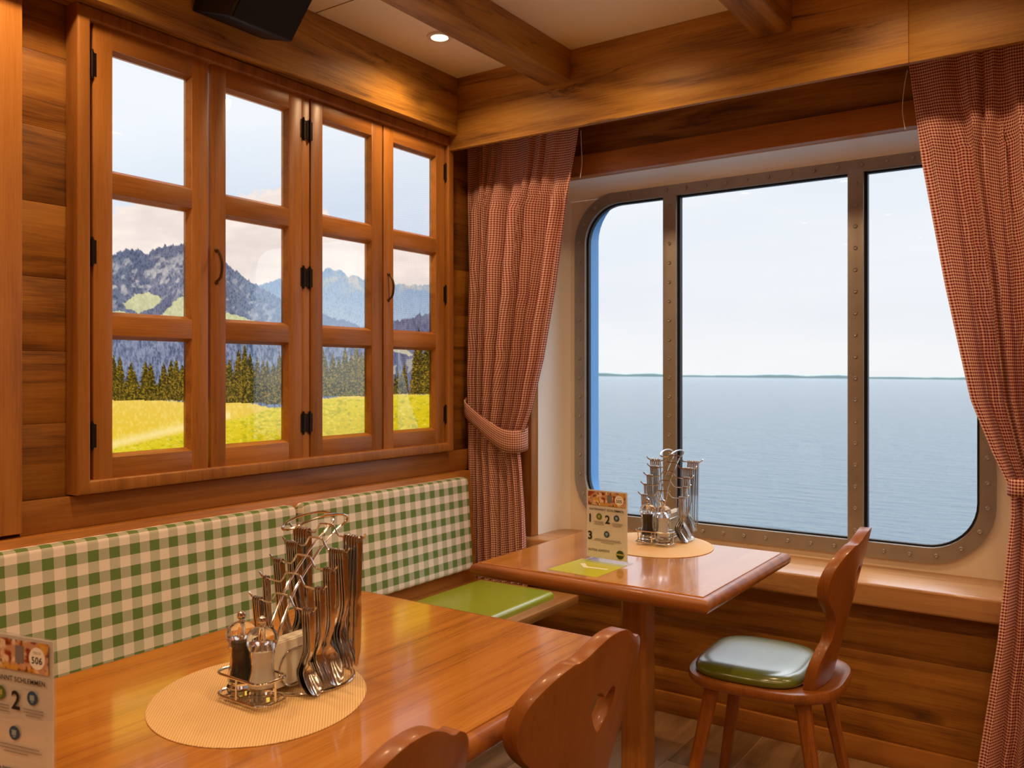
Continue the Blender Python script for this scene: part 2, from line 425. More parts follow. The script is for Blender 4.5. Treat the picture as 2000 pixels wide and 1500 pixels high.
# sea wall boards (with the window opening) + hull plate
WX0, WX1, WZ0, WZ1 = -1.97, -.16, .612, 2.105
bm = nbm(); zs = [0, .078, .1669, .3644, .560]
for i_, (a, b) in enumerate(zip(zs, zs[1:])): add_box(bm, XW, XR, YW - .0016 * (3 - i_), YW + .02, a, b, .0024, 2)
for a, b in ((2.105, 2.19), (2.19, 2.38), (2.38, CEIL)): add_box(bm, XW, XR, YW, YW + .02, a + .0008, b - .0008, .0028, 1)
zz = [.56, .75, .95, 1.15, 1.35, 1.55, 1.75, 1.95, 2.105]
for a, b in zip(zz, zz[1:]):
    add_box(bm, XW, WX0 - .012, YW, YW + .02, a + .0008, b - .0008, .0028, 1)
    add_box(bm, WX1 + .012, XR, YW, YW + .02, a + .0008, b - .0008, .0028, 1)
struct(obj('wall_sea', bm, M_wallX), 'sea-side wall of horizontal knotty oak boards around the window')
# rounded rectangle helper
def rrect(x0, x1, z0, z1, r, n=10):
    out = []
    for cx, cz, a0 in ((x1 - r, z1 - r, 0), (x0 + r, z1 - r, 90), (x0 + r, z0 + r, 180), (x1 - r, z0 + r, 270)):
        for k in range(n + 1):
            a = math.radians(a0 + 90 * k / n); out.append((cx + r * math.cos(a), cz + r * math.sin(a)))
    return out
def ring_xz(bm, outer, inner, y0, y1):
    n = len(outer)
    o0 = [bm.verts.new((p[0], y0, p[1])) for p in outer]; i0 = [bm.verts.new((p[0], y0, p[1])) for p in inner]
    o1 = [bm.verts.new((p[0], y1, p[1])) for p in outer]; i1 = [bm.verts.new((p[0], y1, p[1])) for p in inner]
    for k in range(n):
        j = (k + 1) % n
        bm.faces.new((o0[k], o0[j], i0[j], i0[k])); bm.faces.new((o1[j], o1[k], i1[k], i1[j]))
        bm.faces.new((i0[k], i0[j], i1[j], i1[k])); bm.faces.new((o0[j], o0[k], o1[k], o1[j]))
GX0, GX1, GZ0, GZ1 = -1.847, -.328, .697, 2.03
inner = rrect(GX0, GX1, GZ0, GZ1, .165, 10); outer = rrect(-1.899, -.279, .643, 2.08, .215, 10)
# cream hull lining: plate with the window hole plus rounded reveal to the oak trim
bm = nbm()
big = rrect(-2.25, .6, .45, 2.45, .01, 10)
plate_in = rrect(-1.875, -.303, .67, 2.056, .19, 10)
ring_xz(bm, big, plate_in, YH, YH + .02)
struct(obj('wall_hull', bm, M_cream), 'cream hull lining around the riveted window')
# reveal: sides, head, curving into the plate
bm = nbm()
prof = [(0, 3.0515), (0, 3.16), (.006, 3.20), (.02, 3.23), (.045, 3.2495)]   # inset, y
loops = []
for ins, y in prof:
    loops.append([bm.verts.new(p) for p in ((WX0 + ins, y, WZ0 - .02), (WX0 + ins, y, WZ1 - ins), (WX1 - ins, y, WZ1 - ins), (WX1 - ins, y, WZ0 - .02))])
for A, B in zip(loops, loops[1:]):
    for k in range(3): bm.faces.new((A[k], A[k + 1], B[k + 1], B[k]))
struct(obj('trim_1', bm, M_white, ang=50), 'smooth off-white window reveal curving into the hull lining', 'window reveal')
# oak casing around the recess
bm = nbm()
add_box(bm, -2.04, WX0, 3.0, 3.052, .613, 2.185, .003)
add_box(bm, WX1, -.09, 3.0, 3.052, .613, 2.185, .003)
struct(obj('trim_2', bm, M_joinZ), 'upright oak casing boards beside the sea window', 'trim')
bm = nbm(); add_box(bm, -2.04, -.09, 2.995, YW + .012, 2.10, 2.185, .003)
struct(obj('trim_3', bm, M_joinX), 'oak head board above the sea window', 'trim')
M_sill = wood('oak_sill', lin(150, 100, 52), lin(190, 138, 84), lin(210, 162, 108), 'X', 1.2, .38, .3, .3, 18, coat=.25)
bm = nbm(); add_box(bm, -2.04, .35, 2.965, YH + .01, .535, .612, .010, 4)
struct(obj('trim_4', bm, M_sill), 'deep oak window sill below the sea window', 'window sill')
bm = nbm(); add_box(bm, XW, XR, 3.018, YW + .01, .0, .078, .003)
struct(obj('baseboard_sea', bm, M_joinX), 'oak baseboard along the sea wall', 'baseboard')
# window_1 : riveted steel ship window
win = thing('window_1', (0, 0, 0), 'rounded riveted steel ship window looking out on the sea', 'window'); win['kind'] = 'structure'
bm = nbm(); ring_xz(bm, outer, inner, YH - .012, YH + .012)
mull = ((-1.478, -1.419), (-.751, -.696))
for a, b in mull: add_box(bm, a, b, YH - .0135, YH + .01, GZ0 - .01, GZ1 + .01, .002)
bmesh.ops.recalc_face_normals(bm, faces=bm.faces[:])
obj('steel_frame', bm, M_steel, win)
bm = nbm()
ring_xz(bm, rrect(GX0 - .002, GX1 + .002, GZ0 - .002, GZ1 + .002, .167), rrect(GX0 + .009, GX1 - .009, GZ0 + .007, GZ1 - .007, .158), YH + .006, YH + .026)
for a, b in mull:
    add_box(bm, b - .004, b + .011, YH + .002, YH + .026, GZ0, GZ1); add_box(bm, a - .003, a + .003, YH + .006, YH + .026, GZ0, GZ1)
bmesh.ops.recalc_face_normals(bm, faces=bm.faces[:])
g = obj('rubber_gasket', bm, M_gask, win)
for a, b in ((GX0, -1.478), (-1.419, -.751), (-.696, GX1)):
    bm = nbm(); P = [(p[0], p[1]) for p in rrect(GX0, GX1, GZ0, GZ1, .165, 10)]
    P = [(min(max(p[0], a), b), p[1]) for p in P]
    seen = []
    for p in P:
        if not seen or (abs(p[0] - seen[-1][0]) + abs(p[1] - seen[-1][1])) > 1e-5: seen.append(p)
    bm.faces.new([bm.verts.new((p[0], YH + .016, p[1])) for p in seen])
    obj('glass_pane', bm, M_glass, win)
bm = nbm()
ring_xz(bm, rrect(-1.99, -.12, .54, 2.18, .24), rrect(GX0 + .004, GX1 + .07, GZ0 - .05, GZ1 + .05, .19), YH + .028, YH + .105)
bmesh.ops.recalc_face_normals(bm, faces=bm.faces[:])
h = obj('outer_hull_rim', bm, M_blue, win); h['label'] = 'blue painted hull rim outside the glass'
# rivets
rv = []
mid = rrect(-1.873, -.304, .670, 2.055, .19, 40)
per = []; tot = 0
for k in range(len(mid)):
    p, q = mid[k], mid[(k + 1) % len(mid)]; d = math.hypot(p[0] - q[0], p[1] - q[1]); per.append((tot, d, p, q)); tot += d
nr = 66
for i in range(nr):
    s = tot * i / nr
    for t0, d, p, q in per:
        if t0 <= s < t0 + d:
            f = (s - t0) / d; rv.append((p[0] + (q[0] - p[0]) * f, p[1] + (q[1] - p[1]) * f)); break
for a, b in mull:
    for k in range(17): rv.append(((a + b) / 2, .735 + k * .0785))
bm = nbm(); add_lathe(bm, [(.0080, 0), (.0076, .003), (.0052, .0055), (.0034, .0042), (.0014, .004)], n=10)
bm.transform(Matrix.Rotation(PI / 2, 4, 'X'))
r0 = obj('rivet', bm, M_steel, win)
for k, (x, z) in enumerate(rv[:100]):
    o = r0 if k == 0 else r0.copy()
    if k: COL.objects.link(o)
    o.location = (x, YH - .012 - .0012, z)

# bulkhead, valance, beams, posts, trims
bm = nbm(); add_box(bm, XW, -2.15, YB, 2.725, 2.274, CEIL, .003)
struct(obj('trim_5', bm, M_beamY), 'boxed oak bulkhead along the top of the left wall', 'trim')
bm = nbm(); add_box(bm, XW, -.4602, 2.725, 2.748, 2.2165, CEIL, .002)
struct(obj('trim_6', bm, M_beamX), 'wide oak valance board above the sea window', 'valance')
bm = nbm(); add_box(bm, -.460, XR, 2.726, 2.748, 2.2165, CEIL, .002)
struct(obj('trim_7', bm, M_beamX), 'right-hand oak valance board above the right curtain', 'valance')
n = 8
for bx in (-1.727, -.914, -.10, .715, 1.53, 2.345, 3.16):
    bm = nbm(); add_box(bm, bx, bx + .113, YB, 2.724, 2.39, CEIL, .003)
    lab = {-1.727: 'oak ceiling beam beside the lit downlight', -.914: 'oak ceiling beam above the right part of the window'}.get(bx, 'oak ceiling beam out towards the room')
    struct(obj('trim_%d' % n, bm, M_beamY), lab, 'ceiling beam'); n += 1
bm = nbm(); add_box(bm, XW, -2.215, -.6, 1.055, .90, 2.273, .003)
struct(obj('trim_%d' % n, bm, M_joinZ), 'upright oak board at the left edge of the wall', 'trim'); n += 1
bm = nbm(); add_box(bm, XW, -2.232, 1.056, 2.98, .89, .976, .003)
struct(obj('trim_%d' % n, bm, M_joinY), 'oak rail between the picture window and the bench', 'trim'); n += 1
bm = nbm(); add_box(bm, -2.15, -2.1, YB, YB + .03, 0, CEIL)
# outer walls of the room, behind the camera
bm.free()
bm = nbm(); add_box(bm, XW - .1, XR + .1, YB - .1, YB, 0, CEIL)
struct(obj('wall_back', bm, M_wallX), 'oak boarded wall at the far side of the room')
bm = nbm(); add_box(bm, XR, XR + .1, YB, 3.3, 0, CEIL)
struct(obj('wall_right', bm, M_cream), 'cream wall at the right of the room')
bm = nbm(); add_box(bm, .55, XR + .1, YH, YH + .02, 0, CEIL); add_box(bm, XW - .1, XR + .1, YH + .001, YH + .03, 2.4, CEIL + .05); add_box(bm, XW - .1, XR + .1, YH + .001, YH + .03, 0, .48); add_box(bm, XW - .1, XW, 3.0, YH + .03, 0, CEIL)
struct(obj('wall_hull_outer', bm, M_cream), 'plain hull lining behind the boards')
# seams in the ceiling
bm = nbm(); add_box(bm, -2.15, -1.727, 1.962, 1.966, CEIL - .0012, CEIL + .001)
struct(obj('trim_%d' % n, bm, plain('ceiling_seam', lin(150, 122, 80), .8)), 'thin joint line in the ceiling panel', 'trim'); n += 1

# ------------------------------------------------------------------ window_2 : sash window in front of a lit mountain picture
def vnoise(x, y, seed=0):
    xi = np.floor(x).astype(int); yi = np.floor(y).astype(int); fx = x - xi; fy = y - yi
    fx = fx * fx * (3 - 2 * fx); fy = fy * fy * (3 - 2 * fy)
    def h(a, b):
        v = np.sin(a * 127.1 + b * 311.7 + seed * 74.7) * 43758.5453; return v - np.floor(v)
    return (h(xi, yi) * (1 - fx) + h(xi + 1, yi) * fx) * (1 - fy) + (h(xi, yi + 1) * (1 - fx) + h(xi + 1, yi + 1) * fx) * fy
def fbm(x, y, o=4, seed=0):
    s = 0; a = .5
    for k in range(o): s = s + a * vnoise(x * 2 ** k, y * 2 ** k, seed + k); a *= .5
    return s / (1 - .5 ** o)
def landscape(u, v):
    """mountain view; u, v run over the print (u: 0..800, v: 0..600 downwards)"""
    def mix(a, b, t): return a + (b - a) * np.clip(t, 0, 1)[..., None]
    c3 = lambda r, g, b: np.array([r, g, b], float)
    one = np.ones(u.shape)[..., None]
    sky = mix(c3(238, 243, 250) * one, c3(206, 219, 236) * one, (v + 110) / 210 * (.45 + .55 * np.clip(1.3 - np.abs(u - 420) / 420, 0, 1)))
    cl = fbm(u / 70, v / 26, 5, 3)
    edge = np.interp(u, [0, 90, 200, 260, 300, 330, 380, 420, 470, 520, 600, 700], [60, 40, 24, 12, 40, 28, 20, 20, 66, 80, 110, 120])
    ct = np.clip((v - edge + (fbm(u / 22, v / 22, 4, 11) - .5) * 60) / 14, 0, 1)
    sky = mix(sky, (c3(240, 226, 218) + (cl[..., None] - .5) * c3(40, 36, 30)), ct)
    sky = mix(sky, c3(246, 238, 232) * one, (v - 190) / 120)
    img = sky
    nz = lambda s, k: fbm(u / s, v / s, 4, k)
    fine = vnoise(u / 1.6, v / 3.0, 21); fin2 = vnoise(u / 3, v / 5, 22); big = nz(40, 5)
    # distant ridge
    r2 = np.interp(u, [0, 340, 400, 418, 436, 470, 492, 512, 530, 556, 580, 600, 632, 700], [300, 215, 190, 180, 176, 181, 174, 176, 186, 192, 194, 198, 203, 207]) + (fbm(u / 9, u * 0, 3, 8) - .5) * 10
    t = np.clip((v - r2) / 2.5, 0, 1)
    dist = mix(c3(148, 172, 200) * one, c3(176, 192, 208) * one, (v - r2) / 100)
    dist = mix(dist, c3(222, 208, 186) * one, np.clip((nz(26, 14) - .5) * 6, 0, 1) * np.clip(1 - (v - r2 - 6) / 44, 0, 1) * .75)
    dist = mix(dist, c3(118, 134, 160) * one, np.clip((fine - .45) * 2, 0, 1) * .4)
    img = mix(img, dist, t)
    # dark forested massif
    r1 = np.interp(u, [0, 14, 27, 45, 64, 78, 92, 108, 125, 136, 152, 160, 178, 190, 210, 228, 246, 256, 264, 278, 300, 330, 362, 380, 420, 600, 700],
                   [160, 158, 157, 158, 150, 143, 137, 136, 138, 146, 136, 131, 128, 128, 124, 124, 132, 131, 136, 150, 170, 194, 210, 222, 244, 300, 320]) + (fbm(u / 4, u * 0, 3, 9) - .5) * 9
    t = np.clip((v - r1) / 1.8, 0, 1)
    mt = mix(c3(88, 98, 124) * one, c3(140, 146, 164) * one, big * 1.2 - .1)
    mt = mix(mt, c3(62, 70, 92) * one, np.clip((fine - .42) * 2.2, 0, 1) * .75)
    rock = np.clip((fbm(u / 10 + v / 24, v / 10, 4, 31) - .53) * 7, 0, 1) * np.clip((v - r1 - 8) / 12, 0, 1) * np.clip(1.2 - np.abs(v - r1 - 55) / 70, 0, 1)
    mt = mix(mt, c3(206, 198, 192) * one, rock * .8 * np.clip(.4 + fin2, 0, 1))
    mt = mix(mt, c3(150, 172, 200) * one, np.clip((u - 300) / 90, 0, 1) * .6)
    img = mix(img, mt, t)
    # meadows on the slope
    def poly(pts):
        inside = np.zeros(u.shape, bool); n_ = len(pts)
        uu = u + (nz(8, 41) - .5) * 8; vv = v + (nz(8, 42) - .5) * 8
        for k in range(n_):
            x1, y1 = pts[k]; x2, y2 = pts[(k + 1) % n_]
            c = ((y1 > vv) != (y2 > vv)) & (uu < (x2 - x1) * (vv - y1) / (y2 - y1 + 1e-9) + x1); inside ^= c
        return inside.astype(float)
    for pts in ([(90, 242), (115, 226), (140, 222), (168, 232), (150, 250), (124, 262), (96, 252)], [(222, 220), (206, 228), (186, 244), (158, 272), (185, 284), (240, 284), (240, 215)],
                [(282, 262), (310, 264), (360, 282), (330, 284), (290, 274)], [(68, 258), (84, 256), (120, 266), (86, 268)]):
        img = mix(img, (c3(206, 204, 158) + (fin2[..., None] - .5) * 26), poly(pts) * .95)
    # lower forest band
    r3 = np.interp(u, [0, 60, 130, 220, 280, 340, 420, 470, 540, 560, 600, 632, 700], [262, 270, 296, 286, 280, 300, 306, 298, 292, 290, 280, 274, 258]) + (fbm(u / 5, u * 0, 3, 19) - .5) * 12
    lo = mix(c3(132, 142, 166) * one, c3(76, 86, 114) * one, np.clip((vnoise(u / 2.6, v / 9, 77) * .6 + fine * .5 - .38) * 2.4, 0, 1))
    lo = mix(lo, c3(164, 176, 192) * one, np.clip((nz(24, 55) - .5) * 3, 0, 1) * .5)
    lo = mix(lo, c3(96, 94, 118) * one, np.clip((u - 590) / 20, 0, 1) * .5)
    lo = mix(lo, c3(216, 206, 170) * one, poly([(612, 324), (640, 330), (660, 346), (618, 336)]) * .8 + poly([(612, 362), (624, 364), (622, 380), (612, 384)]) * .6 + poly([(644, 350), (660, 352), (656, 372), (646, 380)]) * .5)
    img = mix(img, lo, np.clip((v - r3) / 2, 0, 1))
    # meadow in front
    g0 = np.interp(u, [0, 68, 130, 222, 286, 330, 380, 440, 480, 520, 570, 620, 700], [426, 427, 428, 434, 429, 434, 446, 440, 428, 422, 416, 418, 420]) + (fine - .5) * 4
    gr = mix(c3(232, 196, 84) * one, c3(228, 190, 40) * one, (v - g0) / 110)
    gr = mix(gr, c3(246, 222, 130) * one, np.clip((fin2 - .45) * 2, 0, 1) * .5)
    g1 = np.interp(u, [0, 68, 222, 290, 330, 376, 420, 480, 700], [560, 526, 490, 470, 462, 446, 432, 428, 418])
    g2 = mix(c3(222, 200, 46) * one, c3(212, 184, 10) * one, (v - g1) / 60)
    g2 = mix(g2, c3(164, 156, 24) * one, np.clip((fbm(u / 7, v / 4, 4, 61) - .5) * 4, 0, 1) * .7)
    g2 = mix(g2, c3(240, 220, 110) * one, np.clip((vnoise(u / 4, v / 2.4, 62) - .6) * 3, 0, 1) * .6)
    fenc = np.exp(-((v - g1 + 8) / 9) ** 2) * (u < 300)
    gr = mix(gr, c3(250, 230, 168) * one, fenc * .7)
    gr = mix(gr, g2, np.clip((v - g1) / 4, 0, 1))
    img = mix(img, gr, np.clip((v - g0) / 2, 0, 1))
    # conifers
    rs = np.random.RandomState(5)
    trees = []
    for x_, top in ((72, 342), (84, 345), (106, 356), (112, 372), (134, 354), (144, 358), (158, 400), (170, 359), (184, 352), (194, 350), (206, 362), (216, 340), (222, 360)):
        trees.append((x_, top, 432, 19, 0))
    for x_, top in ((288, 345), (298, 350), (316, 330), (328, 322), (338, 338), (352, 345), (364, 350), (372, 352)): trees.append((x_, top, 437, 20 if x_ < 340 else 15, 0))
    for x_, top in ((384, 358), (396, 340), (404, 336), (420, 344)): trees.append((x_, top, 440, 20, .12))
    for x_, top in ((480, 328), (486, 348), (500, 340), (512, 348), (524, 326), (536, 338), (546, 320), (556, 334), (564, 330), (574, 350)): trees.append((x_, top, 424, 18, .2))
    for x_, top, w_ in ((622, 380, 8), (628, 372, 9), (640, 358, 11), (634, 376, 8), (668, 288, 20), (684, 300, 18), (694, 320, 16), (660, 330, 12)): trees.append((x_, top, 420, w_, 0))
    for x_, top, base, w_, pane_glare in trees:
        tt = (v - top) / (base - top)
        saw = .72 + .28 * (1 - np.mod(tt * 9 + .13 * x_, 1))
        hw = w_ * np.clip(tt, 0, 1) ** .8 * saw * (.75 + .5 * vnoise(u / 2.2, v / 2.2, int(x_)))
        m_ = ((np.abs(u - x_) < hw) & (tt > 0) & (tt < 1)).astype(float)
        colr = mix(c3(44, 44, 18) * one, c3(132, 108, 28) * one, np.clip((vnoise(u / 2.4, v / 2.0, int(x_) + 3) - .35) * 1.8, 0, 1) * (.55 + .45 * np.clip((x_ - u) / 8 + .4, 0, 1)))
        colr = mix(colr, c3(190, 148, 36) * one, np.clip((vnoise(u / 2.0, v / 1.6, int(x_) + 9) - .60) * 4, 0, 1) * .75)
        colr = mix(colr, c3(146, 152, 150) * one, pane_glare * np.ones(u.shape))  # sea window's reflection in the panes, mixed into the print colour of these conifers
        img = mix(img, colr, m_)
    return np.clip(img, 0, 255)
def colour_grid(name, P, cols, nx, ny, mat, parent):
    """P: (ny*nx,3) points; cols (ny*nx,3) sRGB 0..255"""
    me = bpy.data.meshes.new(name)
    idx = np.arange(nx * ny).reshape(ny, nx)
    q = np.stack([idx[:-1, :-1], idx[:-1, 1:], idx[1:, 1:], idx[1:, :-1]], -1).reshape(-1, 4)
    me.vertices.add(nx * ny); me.vertices.foreach_set('co', P.astype(np.float32).ravel())
    me.loops.add(q.size); me.loops.foreach_set('vertex_index', q.ravel().astype(np.int32))
    me.polygons.add(len(q)); me.polygons.foreach_set('loop_start', (np.arange(len(q)) * 4).astype(np.int32))
    me.update(calc_edges=True); me.validate()
    a = me.color_attributes.new('print', 'FLOAT_COLOR', 'POINT')
    s = cols / 255.0; l = np.where(s <= .04045, s / 12.92, ((s + .055) / 1.055) ** 2.4)
    a.data.foreach_set('color', np.concatenate([l, np.ones((len(l), 1))], 1).astype(np.float32).ravel())
    me.materials.append(mat); o = bpy.data.objects.new(name, me); COL.objects.link(o)
    if parent: o.parent = parent
    return o
w2 = thing('window_2', (0, 0, 0), 'four-sash oak window on the left wall with a backlit mountain meadow picture', 'window'); w2['kind'] = 'structure'
# the print, 1.46 m wide and 1.2 m high, lies flat in the frame; u, v below rectify measurements of its motif onto that sheet
FY0, FY1, FZ0, FZ1 = 1.24, 2.705, 1.03, 2.225
nx, ny = 620, 500; XP = -2.242
yy, zz2 = np.meshgrid(np.linspace(FY0, FY1, nx), np.linspace(FZ1, FZ0, ny))
dp = XP * -math.sin(YAW) + yy * math.cos(YAW); lt = XP * math.cos(YAW) + yy * math.sin(YAW)
pu = 1000 + FPX * lt / dp - 150; pv = 730 - FPX * (zz2 - EYE) / dp - 350
colr = landscape(pu, pv)
P = np.stack([np.full(yy.shape, XP), yy, zz2], -1).reshape(-1, 3)
pic = colour_grid('mountain_picture', P, colr.reshape(-1, 3), nx, ny, vcol_mat('backlit_print', 1.22), w2)
pic['label'] = 'backlit print of a mountain meadow with conifers'
# outer frame
def mould(bm, y0, y1, z0, z1, w, xf, xb, bev=.006):
    """mitred frame of boards, width w, between planes xb (back) and xf (front)"""
    o = [(y0, z0), (y1, z0), (y1, z1), (y0, z1)]; i = [(y0 + w, z0 + w), (y1 - w, z0 + w), (y1 - w, z1 - w), (y0 + w, z1 - w)]
    for k in range(4):
        j = (k + 1) % 4
        t = bmesh.new()
        a = [t.verts.new((xf, *p)) for p in (o[k], o[j], i[j], i[k])]; b = [t.verts.new((xb, *p)) for p in (o[k], o[j], i[j], i[k])]
        t.faces.new(a); t.faces.new(b[::-1])
        for q in range(4): t.faces.new((a[q], b[q], b[(q + 1) % 4], a[(q + 1) % 4]))
        bmesh.ops.recalc_face_normals(t, faces=t.faces[:])
        es = [t.edges.get((a[0], a[1])), t.edges.get((a[2], a[3]))]
        bmesh.ops.bevel(t, geom=[e for e in es if e], offset=bev, segments=3, profile=.5, affect='EDGES')
        merge(bm, t)
bm = nbm(); mould(bm, 1.182, 2.757, .981, 2.273, .036, -2.193, XW)
add_box(bm, XW, -2.212, 1.957, 1.992, 1.0, 2.25, .002)
obj('window_frame', bm, M_joinZ, w2)
bm = nbm()
add_box(bm, XW, -2.226, 1.216, 1.232, 1.0, 2.25); add_box(bm, XW, -2.226, 2.716, 2.724, 1.0, 2.25)
add_box(bm, XW, -2.226, 1.216, 2.724, 1.0, 1.016); add_box(bm, XW, -2.226, 1.216, 2.724, 2.240, 2.25)
obj('frame_rebate', bm, M_joinY, w2)
ROWS = ((1.073, 1.403), (1.46, 1.789), (1.847, 2.180))
def make_sash(y0, y1, handle_y, hinge_y):
    s = thing('sash', (0, 0, 0), None, None); s.parent = w2
    XF, XB = -2.208, -2.232
    a, b = y0 + .054, y1 - .056
    bm = nbm()
    add_box(bm, XB, XF, y0, a, 1.016, 2.238, .0025); add_box(bm, XB, XF, b, y1, 1.016, 2.238, .0025)
    obj('stile', bm, M_joinZ, s)
    bm = nbm()
    for z0, z1 in ((1.016, 1.073), (1.403, 1.46), (1.789, 1.847), (2.180, 2.238)): add_box(bm, XB, XF - .0004, a - .002, b + .002, z0, z1, .0025)
    # bevelled glazing beads
    for z0, z1 in ROWS:
        o = [(a, z0), (b, z0), (b, z1), (a, z1)]; w = .009; i = [(a + w, z0 + w), (b - w, z0 + w), (b - w, z1 - w), (a + w, z1 - w)]
        for k in range(4):
            j = (k + 1) % 4
            bm.faces.new([bm.verts.new(p) for p in ((XF - .003, *o[k]), (XF - .003, *o[j]), (XB + .006, *i[j]), (XB + .006, *i[k]))])
            bm.faces.new([bm.verts.new(p) for p in ((XB + .006, *i[k]), (XB + .006, *i[j]), (XB - .004, *i[j]), (XB - .004, *i[k]))])
    obj('rail', bm, M_joinY, s)
    for z0, z1 in ROWS:
        bm = nbm(); bm.faces.new([bm.verts.new((XB + .004, *p)) for p in ((a, z0), (b, z0), (b, z1), (a, z1))])
        obj('pane', bm, M_sashglass, s)
    if handle_y:
        bm = nbm(); zc = 1.627; hx = XF
        pts = smooth_path([(hx, handle_y, zc + .047), (hx + .012, handle_y, zc + .043), (hx + .022, handle_y + .002, zc + .02), (hx + .024, handle_y + .003, zc - .005), (hx + .018, handle_y + .003, zc - .032), (hx + .01, handle_y, zc - .043), (hx, handle_y, zc - .047)], 5)
        add_tube(bm, pts, .0042, 8)
        for dz in (.049, -.049):
            t = nbm(); add_lathe(t, [(.007, 0), (.007, .003), (.003, .006)], n=12)
            t.transform(Matrix.Translation((hx - .001, handle_y, zc + dz)) @ Matrix.Rotation(PI / 2, 4, 'Y'))
            merge(bm, t)
        obj('handle', bm, M_bronze, s)
    for zc in (2.126, 1.626, 1.134):
        bm = nbm()
        add_tube(bm, [(XF + .001, hinge_y, zc - .034), (XF + .001, hinge_y, zc + .034)], .0048, 10)
        for dz in (-.036, .036):
            add_tube(bm, [(XF + .001, hinge_y, zc + dz - .003), (XF + .001, hinge_y, zc + dz + .003)], .0035, 8)
        sgn = 1 if hinge_y > y1 - .02 else -1
        add_box(bm, XF - .001, XF + .0012, hinge_y - .012, hinge_y + .012, zc - .031, zc + .031)
        obj('hinge', bm, M_iron, s)
    return s
make_sash(1.233, 1.589, None, 1.229)
make_sash(1.598, 1.955, 1.617, 1.961)
make_sash(1.994, 2.345, None, 1.989)
make_sash(2.353, 2.715, 2.378, 2.719)

# ------------------------------------------------------------------ downlights
def downlight(x, y, label, show):
    d = thing('ceiling_downlight', (x, y, CEIL), label, 'ceiling light', 0, 'ceiling downlights')
    bm = nbm(); add_lathe(bm, [(.030, -.003), (.031, -.007), (.044, -.006), (.047, -.001), (.047, 0)], n=32, cap=False)
    obj('trim_ring', bm, M_ring, d)
    bm = nbm(); add_lathe(bm, [(.0305, .0), (.029, -.002), (.001, -.004)], n=24); obj('lamp_lens', bm, M_bulb, d)
    l = bpy.data.lights.new('downlight_beam', 'SPOT'); l.energy = LAMP; l.color = (1, .65, .35); l.spot_size = math.radians(152); l.spot_blend = .85; l.shadow_soft_size = .03
    lo = bpy.data.objects.new('downlight_beam', l); COL.objects.link(lo); lo.parent = d; lo.location = (0, 0, -.02)
LX = [(-1.935, 'first'), (-1.30, 'second'), (-.45, ''), (.36, ''), (1.18, ''), (2.0, ''), (2.8, '')]
for x, nm in LX:
    for y in (2.35, 1.0, -.35, -1.7):
        if y == 2.35 and nm == 'first': lab = 'lit round downlight in the ceiling beside the picture window bulkhead'
        elif y == 2.35 and nm == 'second': lab = 'lit round downlight at the top edge, in the bay right of the first beam'
        else: lab = 'warm round downlight further out in the room ceiling'
        downlight(x, y, lab, True)

# ------------------------------------------------------------------ loudspeaker
sp = thing('loudspeaker', (-2.15, 1.65, 2.42), 'black wall loudspeaker tilted down from the oak bulkhead', 'speaker')
def spk(bm, y0, y1, ins, back):
    A = [(.10, y0, -.097), (.10, y1, -.097), (.235, y1, .055), (.235, y0, .055)]
    B = [(.0, y0 + back[0], -.075), (.0, y1 - back[1], -.075), (.06, y1 - back[1], .07), (.06, y0 + back[0], .07)]
    t = bmesh.new(); a = [t.verts.new(p) for p in A]; b = [t.verts.new(p) for p in B]
    t.faces.new(a); t.faces.new(b[::-1])
    for q in range(4): t.faces.new((a[q], b[q], b[(q + 1) % 4], a[(q + 1) % 4]))
    bmesh.ops.recalc_face_normals(t, faces=t.faces[:])
    bmesh.ops.bevel(t, geom=t.edges[:], offset=.006, segments=3, profile=.5, affect='EDGES'); merge(bm, t)
bm = nbm(); spk(bm, -.105, .125, 0, (-.055, .03)); obj('cabinet', bm, M_black, sp)
n3 = Vector((.152, 0, -.135)).normalized()
bm = nbm()
t = bmesh.new(); a = [t.verts.new(Vector(p) + n3 * .0005) for p in ((.104, -.098, -.0925), (.104, .118, -.0925), (.231, .118, .0505), (.231, -.098, .0505))]
b = [t.verts.new(v.co + n3 * .003) for v in a]
t.faces.new(b); t.faces.new(a[::-1])
for q in range(4): t.faces.new((a[q], b[q], b[(q + 1) % 4], a[(q + 1) % 4]))
bmesh.ops.recalc_face_normals(t, faces=t.faces[:]); merge(bm, t); obj('grille', bm, M_grille, sp)
bm = nbm(); add_box(bm, -.001, .03, -.05, .05, -.03, .05, .003); obj('wall_bracket', bm, M_iron, sp)

# ------------------------------------------------------------------ bench
BY0, BY1 = -.35, 2.872
def bx(z): return -2.195 + (.89 - z) * .075     # front face of the back panel
bench = thing('corner_bench', (-1.95, 1.3, 0), 'long oak bench under the picture window with green check back pads', 'bench')
bO = Vector((-1.95, 1.3, 0)); TM = Matrix.Translation(-bO)
def bobj(name, bm, mat): bm.transform(TM); return obj(name, bm, mat, bench)
bm = nbm(); t = bmesh.new()
sec = [(bx(.89), .89), (XW + .001, .89), (XW + .001, .40), (bx(.40), .40)]
a = [t.verts.new((p[0], BY0, p[1])) for p in sec]; b = [t.verts.new((p[0], BY1, p[1])) for p in sec]
t.faces.new(a); t.faces.new(b[::-1])
for q in range(4): t.faces.new((a[q], b[q], b[(q + 1) % 4], a[(q + 1) % 4]))
bmesh.ops.recalc_face_normals(t, faces=t.faces[:]); bmesh.ops.bevel(t, geom=t.edges[:], offset=.003, segments=2, profile=.5, affect='EDGES'); merge(bm, t)
bobj('backrest_panel', bm, M_joinY)
bm = nbm(); add_box(bm, bx(.42), -1.665, BY0, BY1, .406, .438, .003); bobj('seat_board', bm, M_joinY)
